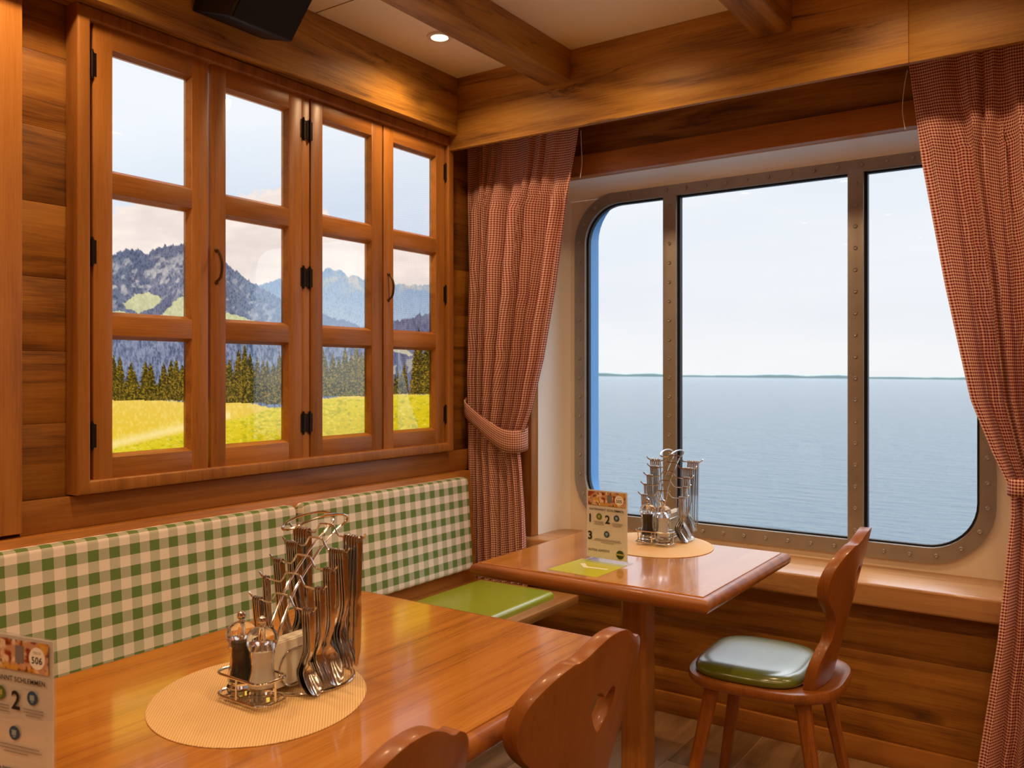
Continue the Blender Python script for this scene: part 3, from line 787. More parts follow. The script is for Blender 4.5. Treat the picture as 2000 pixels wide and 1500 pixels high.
bm = nbm(); add_box(bm, -1.93, -1.905, BY0, 2.72, 0, .407, .002); bobj('front_panel', bm, M_wallY)
def gcushion(y0, y1, z0, z1, off, th, r=.016):
    """padded gingham cushion lying on the sloping back panel, uv in metres"""
    t = bmesh.new(); bmesh.ops.create_cube(t, size=1)
    H = z1 - z0; W = y1 - y0
    for v in t.verts: v.co = Vector((v.co.x * th, v.co.y * W, v.co.z * H))
    bmesh.ops.bevel(t, geom=[e for e in t.edges if abs((e.verts[0].co - e.verts[1].co).normalized().x) > .5], offset=.022, segments=4, profile=.5, affect='EDGES')
    fr = [e for e in t.edges if all(v.co.x > th / 2 - 1e-4 for v in e.verts)]
    bmesh.ops.bevel(t, geom=fr, offset=r, segments=5, profile=.5, affect='EDGES')
    uvl = t.loops.layers.uv.new('UVMap'); t.normal_update()
    for f in t.faces:
        for l in f.loops:
            c = l.vert.co; k = th / 2 - c.x
            u_ = c.y + (k if c.y > W / 2 - r else -k if c.y < -W / 2 + r else 0); v_ = c.z + (k if c.z > H / 2 - r else -k if c.z < -H / 2 + r else 0)
            l[uvl].uv = (u_ + W / 2 + off, v_ + H / 2 + .0)
    zc = (z0 + z1) / 2; ang = math.atan(.075)
    t.transform(Matrix.Translation((bx(zc) + th / 2, (y0 + y1) / 2, zc)) @ Matrix.Rotation(-ang, 4, 'Y'))
    return t
for k, (y0, y1, off) in enumerate(((-.05, .912, 0), (.936, 1.886, .012), (1.912, 2.806, .030))):
    bm = gcushion(y0, y1, .492, .872, off, .042)
    o = bobj('back_cushion', bm, M_green_check); o['label'] = ('green and white check back pad at the near end', 'left green and white check back pad', 'right green and white check back pad beside the curtain')[k]
def pad(x0, x1, y0, y1, z0, z1):
    bm = nbm(); t = bmesh.new(); bmesh.ops.create_cube(t, size=1)
    for v in t.verts: v.co = Vector((v.co.x * (x1 - x0), v.co.y * (y1 - y0), v.co.z * (z1 - z0)))
    bmesh.ops.bevel(t, geom=[e for e in t.edges if abs((e.verts[0].co - e.verts[1].co).normalized().z) > .5], offset=.02, segments=4, profile=.5, affect='EDGES')
    bmesh.ops.bevel(t, geom=[e for e in t.edges if all(v.co.z > (z1 - z0) / 2 - 1e-4 for v in e.verts)], offset=.018, segments=5, profile=.5, affect='EDGES')
    t.transform(Matrix.Translation(((x0 + x1) / 2, (y0 + y1) / 2, (z0 + z1) / 2))); merge(bm, t); return bm
for y0, y1 in ((.936, 1.886), (1.912, 2.785)):
    bobj('seat_pad', pad(-2.08, -1.715, y0, y1, .437, .464), M_pad)

# ------------------------------------------------------------------ curtains
def curtain(name, left, right, y0, z_top, z_bot, W, nf, amp, label, seed, bandf, cord):
    rs = random.Random(seed)
    c = thing(name, ((left(1.2) + right(1.2)) / 2, y0, 0), label, 'curtain', 0, 'red check curtains')
    O = Vector(c.location)
    ph = [rs.uniform(-.6, .6) for _ in range(nf + 2)]; am = [rs.uniform(.6, 1.1) for _ in range(nf + 2)]
    nu, nv = nf * 26, 170; bm = nbm(); uvl = bm.loops.layers.uv.new('UVMap'); rows = []
    for j in range(nv + 1):
        z = z_top + (z_bot - z_top) * j / nv; row = []
        xl, xr = left(z), right(z)
        top = min(1, max(0, (z_top - z - .16) / .25))
        for i in range(nu + 1):
            u = i / nu
            # folds of unequal width: warp the cloth parameter, more so lower down
            s = u * nf + .38 * math.sin(2 * PI * u * 2.3 + seed) + .22 * math.sin(2 * PI * u * 5.1 + seed * 2) * top
            k = max(0, min(nf, int(s))); f = min(1, max(0, s - k))
            a = am[k] * (1 - f) + am[k + 1] * f; p = ph[k] * (1 - f) + ph[k + 1] * f
            q_ = s + .10 * math.sin(z * 2.1 + k * 1.9) * top + p * .12
            c_ = abs(math.sin(PI * q_))
            big = 1 - 2 * c_ ** .85            # broad rounded fronts, narrow creases
            pleat = .5 * math.sin(2 * PI * q_) + .35 * math.sin(4 * PI * q_ + p)
            wv = big * top + pleat * (1 - top)
            y = y0 + amp(z) * (.6 + .4 * top) * a * wv
            hx = .12 * (xr - xl) / nf * math.sin(2 * PI * q_ + .6) * top * a
            e = min(1, u * 12, (1 - u) * 12)
            row.append((bm.verts.new(Vector((xl + (xr - xl) * u + hx * e, y, z)) - O), u * W, z))
        arc = [0.0]
        for i in range(nu): arc.append(arc[-1] + (row[i + 1][0].co - row[i][0].co).length)
        row = [(v_, W * arc[i] / arc[-1], z_) for i, (v_, _, z_) in enumerate(row)]
        rows.append(row)
    for A, B in zip(rows, rows[1:]):
        for i in range(nu):
            q = (A[i], B[i], B[i + 1], A[i + 1]); f = bm.faces.new([p[0] for p in q])
            for l, p in zip(f.loops, q): l[uvl].uv = (p[1], p[2])
    o = obj('cloth', bm, M_red_check, c, ang=180)
    # tieback band: loop round the gathered cloth
    bm = nbm(); uvl = bm.loops.layers.uv.new('UVMap'); pr = None; s = 0; last = None
    for p, hw in bandf:
        p = Vector(p)
        if last is not None: s += (p - last).length
        last = p
        cur = [(bm.verts.new(p - O + Vector((0, 0, d * hw))), s, d * hw) for d in (1, .33, -.33, -1)]
        if pr:
            for k in range(3):
                q = (pr[k], pr[k + 1], cur[k + 1], cur[k]); f = bm.faces.new([w_[0] for w_ in q])
                for l, w_ in zip(f.loops, q): l[uvl].uv = (w_[1] + .002, w_[2])
        pr = cur
    tb = obj('tieback', bm, M_red_check, c, ang=180)
    md = tb.modifiers.new('cloth_thickness', 'SOLIDIFY'); md.thickness = .004
    x, sg = cord
    bm = nbm(); add_tube(bm, [Vector(p) - O for p in smooth_path([(x, y0, 2.26), (x + sg * .008, y0 - .01, 2.20), (x + sg * .012, y0 - .012, 2.13), (x + sg * .004, y0 - .012, 2.07)], 5)], .0012, 5)
    pc = obj('pull_cord', bm, M_white, c); pc['label'] = 'thin white pull cord'
    return c
def itp(tab):
    zs_, xs_ = zip(*tab); return lambda z: float(np.interp(z, zs_[::-1], xs_[::-1]))
lR = itp([(2.28, -1.69), (2.01, -1.73), (1.65, -1.79), (1.36, -1.85), (1.16, -1.905), (1.05, -1.95), (.98, -1.965), (.90, -1.955), (.75, -1.945), (.44, -1.935), (.04, -1.93)])
lL = itp([(2.28, -2.245), (1.4, -2.243), (1.1, -2.240), (.98, -2.236), (.6, -2.226), (.04, -2.22)])
lA = itp([(2.28, .026), (2.0, .044), (1.3, .046), (1.03, .030), (.9, .032), (.04, .040)])
band = []
path = smooth_path([(-2.244, 2.905, 1.172), (-2.225, 2.868, 1.150), (-2.16, 2.862, 1.105), (-2.09, 2.861, 1.060), (-2.03, 2.862, 1.030), (-1.985, 2.868, 1.022), (-1.952, 2.895, 1.024), (-1.95, 2.945, 1.035), (-2.0, 2.963, 1.06), (-2.1, 2.966, 1.10), (-2.2, 2.964, 1.15)], 5)
for i, p in enumerate(path):
    f = i / (len(path) - 1); band.append((p, .028 + .018 * min(1, max(0, (f - .05) / .35))))
curtain('gingham_curtain', lL, lR, 2.917, 2.40, .035, .96, 7, lA, 'left red and white check curtain tied back beside the bench', 3, band, (-1.682, 1))
rL = itp([(2.28, -.493), (1.95, -.452), (1.57, -.387), (1.22, -.317), (1.06, -.258), (1.0, -.232), (.955, -.213), (.88, -.212), (.83, -.217), (.5, -.247), (.13, -.297), (.03, -.305)])
rR = itp([(2.28, .14), (1.6, .09), (1.0, -.02), (.92, -.03), (.6, .06), (.03, .12)])
rA = itp([(2.28, .026), (2.0, .046), (1.3, .048), (.96, .030), (.8, .032), (.03, .042)])
path = smooth_path([(-.02, 2.945, 1.0), (-.03, 2.872, .985), (-.10, 2.868, .975), (-.17, 2.871, .968), (-.207, 2.885, .966), (-.219, 2.92, .967), (-.20, 2.956, .97), (-.1, 2.966, .98), (-.01, 2.962, 1.0)], 5)
curtain('gingham_curtain', rL, rR, 2.922, 2.40, .03, 1.02, 7, rA, 'right red and white check curtain tied back at the right edge', 8, [(p, .026) for p in path], (-.497, -1))

# ------------------------------------------------------------------ tables
def bull_frame(bm, x0, x1, y0, y1, z0, z1, w):
    """rounded edge moulding running round the top"""
    h = z1 - z0; r = h / 2
    prof = [(w, z0)] + [(r * .85 * (1 - math.cos(a)), z0 + r + r * math.sin(a)) for a in [(-90 + 15 * k) * PI / 180 for k in range(13)]] + [(w, z1 - .0003)]
    L = []
    for ins, z in prof: L.append([bm.verts.new(p) for p in ((x0 + ins, y0 + ins, z), (x1 - ins, y0 + ins, z), (x1 - ins, y1 - ins, z), (x0 + ins, y1 - ins, z))])
    for A, B in zip(L, L[1:] + L[:1]):
        for k in range(4): bm.faces.new((A[k], A[(k + 1) % 4], B[(k + 1) % 4], B[k]))
    bmesh.ops.recalc_face_normals(bm, faces=bm.faces[:])
def table(x0, x1, y0, y1, cols, label, mat):
    cx, cy = (x0 + x1) / 2, (y0 + y1) / 2
    t = thing('dining_table', (cx, cy, 0), label, 'table', 0, 'oak dining tables')
    hx, hy = (x1 - x0) / 2, (y1 - y0) / 2
    bm = nbm(); add_box(bm, -hx + .0235, hx - .0235, -hy + .0235, hy - .0235, .712, .7455, .0012, 1); obj('tabletop', bm, mat, t)
    bm = nbm(); bull_frame(bm, -hx, hx, -hy, hy, .705, .743, .0225); obj('edge_moulding', bm, M_edge, t)
    for px, py in cols:
        bm = nbm(); s = .041
        P = [(s, s - .012), (s - .012, s), (-s + .012, s), (-s, s - .012), (-s, -s + .012), (-s + .012, -s), (s - .012, -s), (s, -s + .012)]
        a = [bm.verts.new((px + p[0], py + p[1], .02)) for p in P]; b = [bm.verts.new((px + p[0], py + p[1], .708)) for p in P]
        for k in range(8): bm.faces.new((a[k], a[(k + 1) % 8], b[(k + 1) % 8], b[k]))
        bm.faces.new(b); bm.faces.new(a[::-1]); bmesh.ops.recalc_face_normals(bm, faces=bm.faces[:])
        obj('pedestal', bm, M_joinZ, t)
        bm = nbm(); add_box(bm, px - .11, px + .11, py - .11, py + .11, .69, .7125, .003); obj('top_plate', bm, M_joinX, t)
        bm = nbm(); add_box(bm, px - .135, px + .135, py - .135, py + .135, 0, .021, .006); obj('base_plate', bm, M_joinX, t)
    return t
table(-1.585, -.782, .36, 1.592, ((-.03, -.33), (-.03, .30)), 'large oak table in the foreground in front of the bench', M_table)
table(-1.520, -.786, 1.985, 2.667, ((0.01, 0.0),), 'small square oak table beside the sea window', M_table)
TZ = .7455

# ------------------------------------------------------------------ chairs
half = [(.125, -.004), (.130, .03), (.126, .07), (.110, .106), (.097, .124), (.092, .15), (.098, .185), (.126, .216), (.156, .245), (.172, .272), (.176, .30), (.168, .333), (.149, .358), (.124, .378), (.098, .392), (.086, .3925), (.070, .399), (.050, .411), (.025, .4215), (0, .4245)]
hs = curve_pts(half, 4, (3, 14)); outl = hs + [(-p[0], p[1]) for p in reversed(hs[:-1])]
hh = [(0, .249), (.010, .258), (.024, .277), (.033, .296), (.034, .312), (.026, .3225), (.014, .322), (0, .310)]
h2 = curve_pts(hh, 3); heart = h2 + [(-p[0], p[1]) for p in reversed(h2[1:-1])]
flat_back = fill_flat(outl, [heart], .022, 4)
def make_chair():
    """faces -x; origin on the floor under the seat; rear face of the back at x = +.173 at seat height"""
    c = thing('farmhouse_chair', (0, 0, 0), None, None)
    bm = nbm(); th = .028
    thick(bm, flat_back, lambda u, v, w: Vector((.173 + .241 * v - .047 * (u / .185) ** 2 + w - th / 2, u, .455 + v)), th, .004, 2)
    obj('backrest', bm, M_chair, c, ang=40)
    # seat board: rounded, with a raised rear lip
    bm = nbm(); rings = []; nk = 64
    def shp(k, sc_):
        a = 2 * PI * k / nk; ca, sa = math.cos(a), math.sin(a); e = .62
        x = math.copysign(abs(ca) ** e, ca) * .212 + .004; y = math.copysign(abs(sa) ** e, sa) * (.205 - .018 * ca)
        return x * sc_, y * sc_
    for sc_, z, lip in ((.90, .424, 0), (.955, .425, 0), (.985, .430, 0), (1, .438, .5), (1, .445, .8), (.985, .452, 1), (.955, .4535, 1), (.90, .452, .7), (.80, .450, 0), (.4, .450, 0)):
        R = []
        for k in range(nk):
            x, y = shp(k, sc_); l = max(0, x - .09) / .12
            R.append(bm.verts.new((x, y, z + lip * .006 * min(1, l) ** 1.5)))
        rings.append(R)
    for A, B in zip(rings, rings[1:]):
        for k in range(nk): bm.faces.new((A[k], A[(k + 1) % nk], B[(k + 1) % nk], B[k]))
    bm.faces.new(rings[0][::-1]); bm.faces.new(rings[-1]); bmesh.ops.recalc_face_normals(bm, faces=bm.faces[:])
    obj('seat', bm, M_chair, c, ang=50)
    bm = nbm(); rings = []
    for sc_, z in ((.955, .4505), (.985, .456), (.99, .464), (.97, .473), (.93, .4795), (.86, .484), (.72, .4875), (.5, .489), (.2, .4895)):
        R = []
        for k in range(nk):
            a = 2 * PI * k / nk; ca, sa = math.cos(a), math.sin(a); e = .55
            x = math.copysign(abs(ca) ** e, ca) * (.172 if ca < 0 else .145); y = math.copysign(abs(sa) ** e, sa) * .186
            y *= 1 - .10 * max(0, ca); R.append(bm.verts.new((x * sc_ - .018, y * sc_, z)))
        rings.append(R)
    for A, B in zip(rings, rings[1:]):
        for k in range(nk): bm.faces.new((A[k], A[(k + 1) % nk], B[(k + 1) % nk], B[k]))
    bm.faces.new(rings[0][::-1]); bm.faces.new(rings[-1]); bmesh.ops.recalc_face_normals(bm, faces=bm.faces[:])
    obj('seat_pad', bm, M_pad2, c, ang=60)
    for sx in (-1, 1):
        bm = nbm(); add_box(bm, sx * .125 - .02, sx * .125 + .02, -.15, .15, .404, .426, .004); obj('seat_batten', bm, M_chair, c)
        for sy in (-1, 1):
            bm = nbm(); t = bmesh.new()
            ptop = Vector((sx * .125, sy * .128, .412)); pb = Vector((sx * .198, sy * .185, 0)); r0, r1 = .0195, .0135
            def ringv(p, r): return [t.verts.new(p + Vector((dx * r, dy * r, 0))) for dx, dy in ((1, .55), (.55, 1), (-.55, 1), (-1, .55), (-1, -.55), (-.55, -1), (.55, -1), (1, -.55))]
            A = ringv(ptop, r0); B = ringv(pb, r1)
            for k in range(8): t.faces.new((A[k], A[(k + 1) % 8], B[(k + 1) % 8], B[k]))
            t.faces.new(A); t.faces.new(B[::-1]); bmesh.ops.recalc_face_normals(t, faces=t.faces[:]); merge(bm, t)
            obj('leg', bm, M_chair, c, ang=25)
    return c
proto = make_chair()
for k, (xb, yb, rz, lab) in enumerate(((-.612, 2.456, .049, 'wooden chair with heart cut-out and green seat pad standing by the sea window'),
                                       (-.745, 1.247, -.063, 'wooden chair back with heart cut-out at the far corner of the foreground table'),
                                       (-.748, .752, 0.0, 'nearest wooden chair, only its curved back top showing at the lower edge'))):
    o = proto if k == 0 else copy_tree(proto)
    o.rotation_euler = (0, 0, rz)
    o.location = (xb - .173 * math.cos(rz), yb - .173 * math.sin(rz), 0)
    tag(o, lab, 'chair', 'heart-back wooden chairs')

# ------------------------------------------------------------------ placemats
for (x, y, lab) in ((-1.186, .957, 'oval woven beige placemat on the foreground table'), (-1.183, 2.535, 'oval woven beige placemat on the window table')):
    bm = nbm(); t = nbm(); add_lathe(t, [(.9, 0), (1.0, .0006), (1.0, .0018), (.99, .0024)], n=72)
    t.transform(Matrix.Rotation(math.radians(-46) + PI / 2 * 1, 4, 'Z') @ Matrix.Diagonal((.180, .206, 1, 1)))
    t.transform(Matrix.Identity(4)); merge(bm, t)
    o = obj('placemat', bm, M_mat); o.location = (x, y, TZ); tag(o, lab, 'placemat', 'woven placemats')
MZ = TZ + .0024

# ------------------------------------------------------------------ cutlery
def hang(bm, flat, th, bend, ws=lambda v: 1.0):
    """flat piece in (y, z) hanging from its hole at the origin; bend(y, z) gives x, ws thins it towards the end"""
    thick(bm, flat, lambda u, v, w: Vector((w * ws(v) + bend(u, v), u, v)), th, .0007, 2)
def circ(r, n=10, c=(0, 0)): return [(c[0] + r * math.cos(2 * PI * k / n), c[1] + r * math.sin(2 * PI * k / n)) for k in range(n)]
def sym(h):
    return h + [(-p[0], p[1]) for p in reversed(h) if abs(p[0]) > 1e-6]
def me_of(name, bm):
    o = obj(name, bm, M_cut); me = o.data; bpy.data.objects.remove(o); return me
def handle_half(ztop, L, w0, w1):
    return [(0, ztop), (w0 * .7, ztop - .002), (w0, ztop - .008), (w0 * .95, ztop - .03), (w1 * 1.3, ztop - L * .55), (w1, ztop - L)]
def sbend(s): return -.013 * math.exp(-((s - .68) / .15) ** 2) + .010 * max(0, (s - .70) / .30) ** 1.3
def mk_knife():
    bm = nbm()
    h = [(0, .0085), (.0045, .0075), (.0066, .002), (.0066, -.03), (.0060, -.085), (.0058, -.105), (.0088, -.111), (.0098, -.16), (.0092, -.20), (.005, -.219), (0, -.226)]
    k = [(.0, -.226)]
    l = [(-.003, -.222), (-.0052, -.20), (-.0060, -.112), (-.0058, -.105), (-.0060, -.085), (-.0066, -.03), (-.0066, .002), (-.0045, .0075)]
    hang(bm, fill_flat(h + l, [circ(.0034)], .02, 2), .0042, lambda u, v: 0, lambda v: 1.0 if v > -.106 else .42)
    return me_of('table_knife', bm)
def spoon_mesh(name, L, bw, bl):
    hz = .008
    hh_ = [(0, hz), (.0042, hz - .0012), (.0064, hz - .007), (.0060, hz - .03), (.0040, -L * .5), (.0034, -(L - bl) + .004)]
    n_ = 10
    bowl = [(bw * math.sin(PI * (k + .55) / (n_ + .55)), -(L - bl) - bl * (1 - math.cos(PI * (k + .55) / (n_ + .55))) / 2) for k in range(1, n_)]
    out = sym(hh_ + bowl + [(0, -L)])
    cz = -(L - bl / 2)
    def bend(u, v):
        s = (u / bw) ** 2 + ((v - cz) / (bl / 2)) ** 2
        b = -.011 * max(0, 1 - s) * bw / .021
        return b + sbend(-v / L)
    bm = nbm(); hang(bm, fill_flat(out, [circ(.0034)], .007, 5), .0030, bend, lambda v: 1.0 - .55 * min(1, max(0, (-v / L - .45) / .2))); return me_of(name, bm)
def fork_mesh(name, L, w_, tl):
    hz = .008
    hlf = [(0, hz), (.0042, hz - .0012), (.0064, hz - .007), (.0060, hz - .03), (.0040, -L * .5), (.0036, -(L - tl) + .026), (w_ * .7, -(L - tl) + .012), (w_, -(L - tl) - .002)]
    zt = -(L - tl) - .004; t_ = w_ * 2 / 4
    right = hlf + [(w_, zt), (w_ * .98, -L + .004), (w_ - t_ * .3, -L)]
    tin = [(w_ - t_ * .62, -L + .004), (w_ - t_ * .66, zt), (w_ - t_ * 1.0, zt), (w_ - t_ * 1.05, -L + .004), (w_ - t_ * 1.3, -L), (w_ - t_ * 1.62, -L + .004), (w_ - t_ * 1.66, zt)]
    allr = right + tin; out = allr + [(-p[0], p[1]) for p in reversed(allr) if p[0] > 1e-6]
    def bend(u, v):
        return sbend(-v / L)
    bm = nbm(); hang(bm, fill_flat(out, [circ(.0034)], .010, 4), .0030, bend, lambda v: 1.0 - .5 * min(1, max(0, (-v / L - .45) / .2))); return me_of(name, bm)
ME = {'table_knife': mk_knife(), 'table_fork': fork_mesh('table_fork', .205, .0125, .052), 'tablespoon': spoon_mesh('tablespoon', .200, .0205, .066),
      'dessert_fork': fork_mesh('dessert_fork', .165, .0105, .042), 'teaspoon': spoon_mesh('teaspoon', .142, .0150, .046)}
ROWS5 = [(-.053, .155), (-.030, .187), (-.006, .215), (.024, .242), (.051, .263)]
def wire_stand(loc, where, nwhere, rz=0.0):
    s = thing('cutlery_stand', loc, 'polished wire cutlery stand on the %s' % where, 'cutlery stand', rz, 'wire cutlery stands')
    RZ = Matrix.Rotation(rz, 3, 'Z')
    # base loop and uprights with the carrying loop
    bm = nbm()
    loop = [(.078 * math.cos(2 * PI * k / 40), .006 + .084 * math.sin(2 * PI * k / 40), .0032) for k in range(40)]
    add_tube(bm, loop, .0028, 8, True); obj('base_ring', bm, M_chrome, s)
    for sx in (-1, 1):
        bm = nbm(); x = sx * .012
        pts = smooth_path([(x, -.080, .003), (x, -.082, .05), (x, -.073, .100), (x, -.054, .140), (x, -.031, .178), (x, -.001, .210), (x, .027, .237), (x, .058, .259), (x * 1.1, .076, .270), (x * 1.5, .085, .279), (x * 1.7, .078, .2885), (x * 1.75, .050, .294), (x * 1.75, .012, .294), (x * 1.6, -.022, .288), (x * 1.1, -.042, .2805), (0, -.049, .278)], 5)
        add_tube(bm, pts, .0023, 8); obj('upright', bm, M_chrome, s)
    for k, (y, z) in enumerate(ROWS5):
        bm = nbm(); w_ = .088 if k < 4 else .100
        half_ = [(w_, y - .002, z + .003), (w_ - .012, y, z - .007), (.04, y, z - .008), (.029, y, z - .005), (.018, y, z + .009), (.012, y, z + .011)]
        pts = smooth_path(half_ + [(-p[0], p[1], p[2]) for p in reversed(half_)], 3)
        add_tube(bm, pts, .0019, 7); obj('hook_bar', bm, M_chrome, s)
    # basket for the mills
    bm = nbm()
    def rr(z, hx, y0, y1, r=.02):
        return [(p[0], p[1], z) for p in rrect(-hx, hx, y0, y1, r, 6)]
    add_tube(bm, rr(.010, .060, -.150, -.088), .0024, 8, True); add_tube(bm, rr(.046, .060, -.150, -.088), .0024, 8, True)
    for x, y in ((0, -.150), (.06, -.119), (-.06, -.119), (0, -.088)): add_tube(bm, [(x, y, .010), (x, y, .046)], .002, 6)
    add_tube(bm, [(-.02, -.09, .010), (-.02, -.079, .004)], .002, 6); add_tube(bm, [(.02, -.09, .010), (.02, -.079, .004)], .002, 6)
    for x in (-.040, -.0265, -.013, .013, .0265, .040): add_tube(bm, [(x, -.150, .008), (x, -.088, .008)], .0016, 6)
    obj('mill_basket', bm, M_chrome, s)
    bm = nbm()
    for x in (-.018, .018):
        pts = [(x, p[0], p[1]) for p in rrect(-.074, .086, .008, .072, .03, 6)]
        add_tube(bm, pts, .0019, 7, True)
    for y in (-.03, .05): add_tube(bm, [(-.018, y, .008), (.018, y, .008)], .0019, 6)
    obj('napkin_holder', bm, M_chrome, s)
    L0 = Vector(loc)
    # napkins standing in the holder
    bm = nbm()
    for k in range(9):
        add_box(bm, -.0148 + k * .0034, -.0148 + k * .0034 + .0026, -.088 + .002 * (k % 3), .092 - .003 * (k % 2), .0105, .088 + .002 * (k % 2), .0006, 1)
    o = obj('napkin_stack', bm, M_napkin); o.location = L0; o.rotation_euler = (0, 0, rz); tag(o, 'stack of white paper napkins in the cutlery stand on the %s' % where, 'napkins', 'napkin stacks', 'stuff')
    # mills
    for x, fill, nm, lb, c in ((-.0265, M_pepper, 'pepper_mill', 'clear mill of black peppercorns', 'pepper'), (.0265, M_salt, 'salt_mill', 'clear mill of white salt', 'salt')):
        ml = thing(nm, L0 + RZ @ Vector((x, -.119, .0098)), '%s in the basket on the %s' % (lb, where), 'salt and pepper mill', 0, 'acrylic mills')
        bm = nbm()
        add_lathe(bm, [(.0215, 0), (.0240, .002), (.0244, .013), (.0215, .017), (.0236, .023), (.0226, .034), (.0196, .046), (.0186, .057), (.0194, .068), (.0216, .077), (.0206, .081), (.0222, .0845), (.0246, .090), (.0252, .097), (.0248, .104), (.0230, .1105), (.0185, .1155), (.0125, .118), (.0060, .119),
                       (.0045, .119), (.0045, .098), (.0165, .094), (.0178, .086), (.0165, .072), (.0156, .058), (.0162, .046), (.0190, .034), (.0195, .022), (.0001, .021)], n=28, cap=False)
        bmesh.ops.contextual_create(bm, geom=[e for e in bm.edges if e.is_boundary and all(v.co.z < .001 for v in e.verts)])
        bmesh.ops.recalc_face_normals(bm, faces=bm.faces[:])
        obj('acrylic_body', bm, M_acryl, ml)
        bm = nbm(); top_ = .090 if fill is M_pepper else .082
        add_lathe(bm, [(.0190, .0225), (.0186, .034), (.0158, .046), (.0152, .058), (.0161, .072), (.0168, top_)], n=24); obj('filling', bm, fill, ml)
        bm = nbm(); add_lathe(bm, [(.0018, .023), (.0018, .118), (.0060, .1185), (.0062, .121), (.0040, .1225), (.0042, .124), (.0072, .127), (.0080, .131), (.0066, .1355), (.0030, .138), (.0003, .1385)], n=18); obj('steel_knob', bm, M_chrome, ml)
    # hanging cutlery
    side = {1: [('teaspoon', 4), ('dessert_fork', 3), ('tablespoon', 4), ('table_fork', 7), ('table_knife', 6)],
            -1: [('teaspoon', 4), ('dessert_fork', 2), ('tablespoon', 4), ('table_fork', 6), ('table_knife', 6)]}
    rows_n = ['lowest', 'second lowest', 'middle', 'second highest', 'top']
    ords = ['outermost', 'second from outside', 'third from outside', 'fourth from outside', 'fifth from outside', 'sixth from outside', 'seventh from outside']
    for sx in (1, -1):
        for k, (kind, cnt) in enumerate(side[sx]):
            y, z = ROWS5[k]; pit = .0056 if kind != 'table_knife' else .0068
            x1 = .074 if k < 4 else .084
            for q in range(cnt):
                o = bpy.data.objects.new(kind, ME[kind]); COL.objects.link(o)
                x = x1 - q * pit
                o.location = L0 + RZ @ Vector((sx * x, y, z - .0098))
                o.rotation_euler = (random.uniform(-.03, .03) + (.05 if kind != 'table_knife' else -.02), sx * (.012 + q * .008), rz)
                if sx < 0: o.scale = (-1, 1, 1)
                tag(o, '%s %s on the %s %s hook, %s stand' % (kind.replace('_', ' '), ords[q], rows_n[k], 'right' if sx > 0 else 'left', nwhere), {'table_knife': 'knife', 'table_fork': 'fork', 'dessert_fork': 'fork', 'tablespoon': 'spoon', 'teaspoon': 'spoon'}[kind],
                    '%ss on the %s %s hook of the %s stand' % (kind.replace('_', ' '), rows_n[k], 'right' if sx > 0 else 'left', nwhere))
wire_stand((-1.176, 1.050, MZ), 'foreground table', 'foreground')
wire_stand((-1.183, 2.640, MZ), 'window table', 'window table', .05)

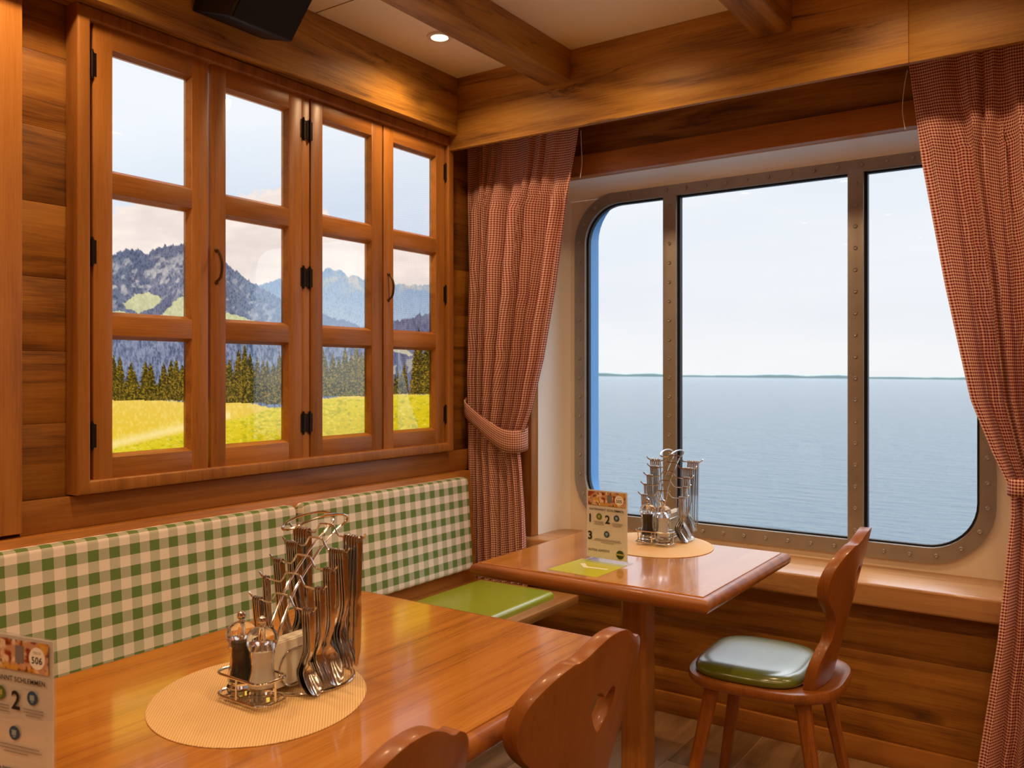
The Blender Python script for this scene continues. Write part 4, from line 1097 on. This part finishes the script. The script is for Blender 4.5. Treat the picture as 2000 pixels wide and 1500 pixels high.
# ------------------------------------------------------------------ menu cards
FONT = None
def text_mesh(body, size, bold=0.0, align='CENTER'):
    cu = bpy.data.curves.new('lettering', 'FONT'); cu.body = body; cu.size = size; cu.align_x = align; cu.align_y = 'CENTER'; cu.offset = bold; cu.space_character = 1.07; cu.resolution_u = 3
    o = bpy.data.objects.new('lettering', cu); COL.objects.link(o)
    dg = bpy.context.evaluated_depsgraph_get(); dg.update()
    me = bpy.data.meshes.new_from_object(o.evaluated_get(dg)); bpy.data.objects.remove(o); bpy.data.curves.remove(cu)
    return me
def menu_card(loc, rz, number, label):
    W, H = .138, .212
    m = thing('menu_card_stand', loc, label, 'menu card', rz, 'table menu cards')
    bm = nbm(); add_box(bm, -W / 2 - .002, W / 2 + .002, -.0022, -.0006, .006, H, .0004, 1); add_box(bm, -W / 2 - .002, W / 2 + .002, .0006, .0022, .006, H, .0004, 1)
    add_box(bm, -W / 2 - .002, W / 2 + .002, -.030, .036, 0, .0025, .0006, 1)
    pts = [(-.0022, .008), (-.006, .004), (-.012, .002)]
    obj('acrylic_holder', bm, M_stand, m)
    bm = nbm(); add_box(bm, -W / 2, W / 2, -.0005, .0005, .010, H - .002); obj('printed_sheet', bm, M_paper, m)
    yf = -.0026
    def put(name, bm, mat): return obj(name, bm, mat, m, smooth=False)
    def flatbox(bm, x0, x1, z0, z1, y=yf): bm.faces.new([bm.verts.new(p) for p in ((x0, y, z0), (x1, y, z0), (x1, y, z1), (x0, y, z1))])
    def letters(name, body, size, x, z, mat, bold=.0004, sy=1, y=yf - .0002):
        me = text_mesh(body, size, bold); me.transform(Matrix.Translation((x, y, z)) @ Matrix.Rotation(PI / 2, 4, 'X') @ Matrix.Diagonal((1, sy, 1, 1)))
        me.materials.append(mat); o = bpy.data.objects.new(name, me); COL.objects.link(o); o.parent = m; return o
    # photo banner: loose blobs of food colours
    nx_, ny_ = 90, 30; X0, X1, Z0, Z1 = -.063, .063, .166, .206
    gx, gz = np.meshgrid(np.linspace(X0, X1, nx_), np.linspace(Z1, Z0, ny_))
    a = fbm(gx * 95 + 3, gz * 95 + 8, 4, 2); b_ = vnoise(gx * 150, gz * 150, 7); c_ = vnoise(gx * 60 + 9, gz * 60, 12)
    cols = np.zeros(gx.shape + (3,)); cols[:] = (206, 158, 124)
    def bl(mask, col, k=1.0):
        w__ = np.clip(mask, 0, 1)[..., None] * k; cols[:] = cols * (1 - w__) + np.array(col, float) * w__
    bl((a - .5) * 6, (238, 214, 186)); bl((b_ - .62) * 5, (150, 62, 30)); bl((c_ - .6) * 5, (222, 168, 60), .8); bl((vnoise(gx * 210, gz * 210, 31) - .72) * 6, (70, 36, 24), .8)
    bl(np.clip((.0 - (gx + .034) - (Z1 - gz) * 1.2) * 120, 0, 1) * (gz > .19), (150, 50, 34), .9)
    P = np.stack([gx, np.full(gx.shape, yf), gz], -1).reshape(-1, 3)
    colour_grid('photo_banner', P, cols.reshape(-1, 3), nx_, ny_, M_print, m)
    bm = nbm(); flatbox(bm, .003, .019, .176, .199, yf - .0002); put('grey_jar_motif', bm, plain_grey)
    def disc(name, x, z, r, mat, y): 
        bm = nbm(); bm.faces.new([bm.verts.new((x + r * math.cos(-2 * PI * k / 28), y, z + r * math.sin(-2 * PI * k / 28))) for k in range(28)][::-1]); return put(name, bm, mat)
    disc('number_disc', .043, .1855, .0145, M_paper, yf - .0003)
    letters('number_text', number, .0125, .043, .1825, M_ink, .0002, 1, yf - .0006); letters('small_text', 'TISCH', .0048, .043, .1925, M_grey, 0, 1, yf - .0006)
    letters('title_text', 'ENTSPANNT SCHLEMMEN', .0094, 0, .1535, M_ink, .00012)
    for n_, x, z in (('1', -.056, .125), ('2', .004, .125), ('3', -.056, .0735)): letters('numeral', n_, .034, x, z, M_ink, .0007)
    for x, z, mt in ((-.025, .133, M_icogreen), (.034, .133, M_icoblue), (.001, .083, M_icoblue)):
        disc('round_icon', x, z, .0092, mt, yf - .0001)
        bm = nbm(); flatbox(bm, x - .004, x + .004, z - .003, z + .004, yf - .0003); flatbox(bm, x - .0022, x + .0022, z - .0055, z - .004, yf - .0003); put('icon_drawing', bm, M_icolite if mt is M_icoblue else M_logoy)
    for blk in (((-.025, .1175, .034), (-.025, .1135, .030), (-.025, .1095, .034)), ((.036, .1175, .036), (.036, .1135, .036), (.036, .1095, .028)), ((.004, .0665, .086), (.004, .062, .094), (.004, .0575, .044))):
        bm = nbm()
        for x, z, w_ in blk:
            flatbox(bm, x - w_ / 2, x + w_ / 2, z - .0007, z + .0007)
        put('small_print', bm, M_grey)
    bm = nbm()
    def box_line(x0, x1, z0, z1, t_=.0004):
        flatbox(bm, x0, x1, z0, z0 + t_); flatbox(bm, x0, x1, z1 - t_, z1); flatbox(bm, x0, x0 + t_, z0, z1); flatbox(bm, x1 - t_, x1, z0, z1)
    box_line(-.046, -.004, .103, .145); box_line(.014, .058, .103, .145); box_line(-.046, .058, .049, .0955)
    put('box_rule', bm, M_rule)
    letters('greeting_text', 'GUTEN APPETIT!', .0094, -.026, .0325, M_ink, .0001)
    disc('round_logo', .046, .028, .0125, M_logod, yf - .0001)
    bm = nbm(); flatbox(bm, .0325, .0595, .0262, .0312, yf - .0003); put('logo_band', bm, M_logoy)
    return m
M_print = vcol_mat('printed_banner', 0, .5)
plain_grey = plain('banner_grey', lin(128, 124, 126), .6)
menu_card((-1.189, 2.214, TZ), -.045, '505', 'menu card stand 505 on the window table')
_r = .22
menu_card((-1.105 - .07 * math.cos(_r), .565 - .07 * math.sin(_r), TZ), _r, '506', 'menu card stand 506 at the lower left on the foreground table')

# ------------------------------------------------------------------ lime sticker with a tick
st = thing('tick_sticker', (-1.2, 2.125, TZ), 'lime green square sticker with a white tick in front of card 505', 'sticker')
bm = nbm(); a = [bm.verts.new(p) for p in ((-.085, -.085, .0006), (.075, -.090, .0006), (.080, .085, .0006), (-.075, .092, .0006))]
b = [bm.verts.new((v.co.x, v.co.y, .0001)) for v in a]; bm.faces.new(a); bm.faces.new(b[::-1])
for k in range(4): bm.faces.new((a[k], b[k], b[(k + 1) % 4], a[(k + 1) % 4]))
bmesh.ops.recalc_face_normals(bm, faces=bm.faces[:]); obj('sticker_sheet', bm, M_stick, st)
bm = nbm(); bm.faces.new([bm.verts.new((*p, .0011)) for p in ((-.045, .030), (-.012, -.008), (.058, .000), (.058, .012), (-.008, .008), (-.034, .040))]); obj('tick_mark', bm, M_tick, st)
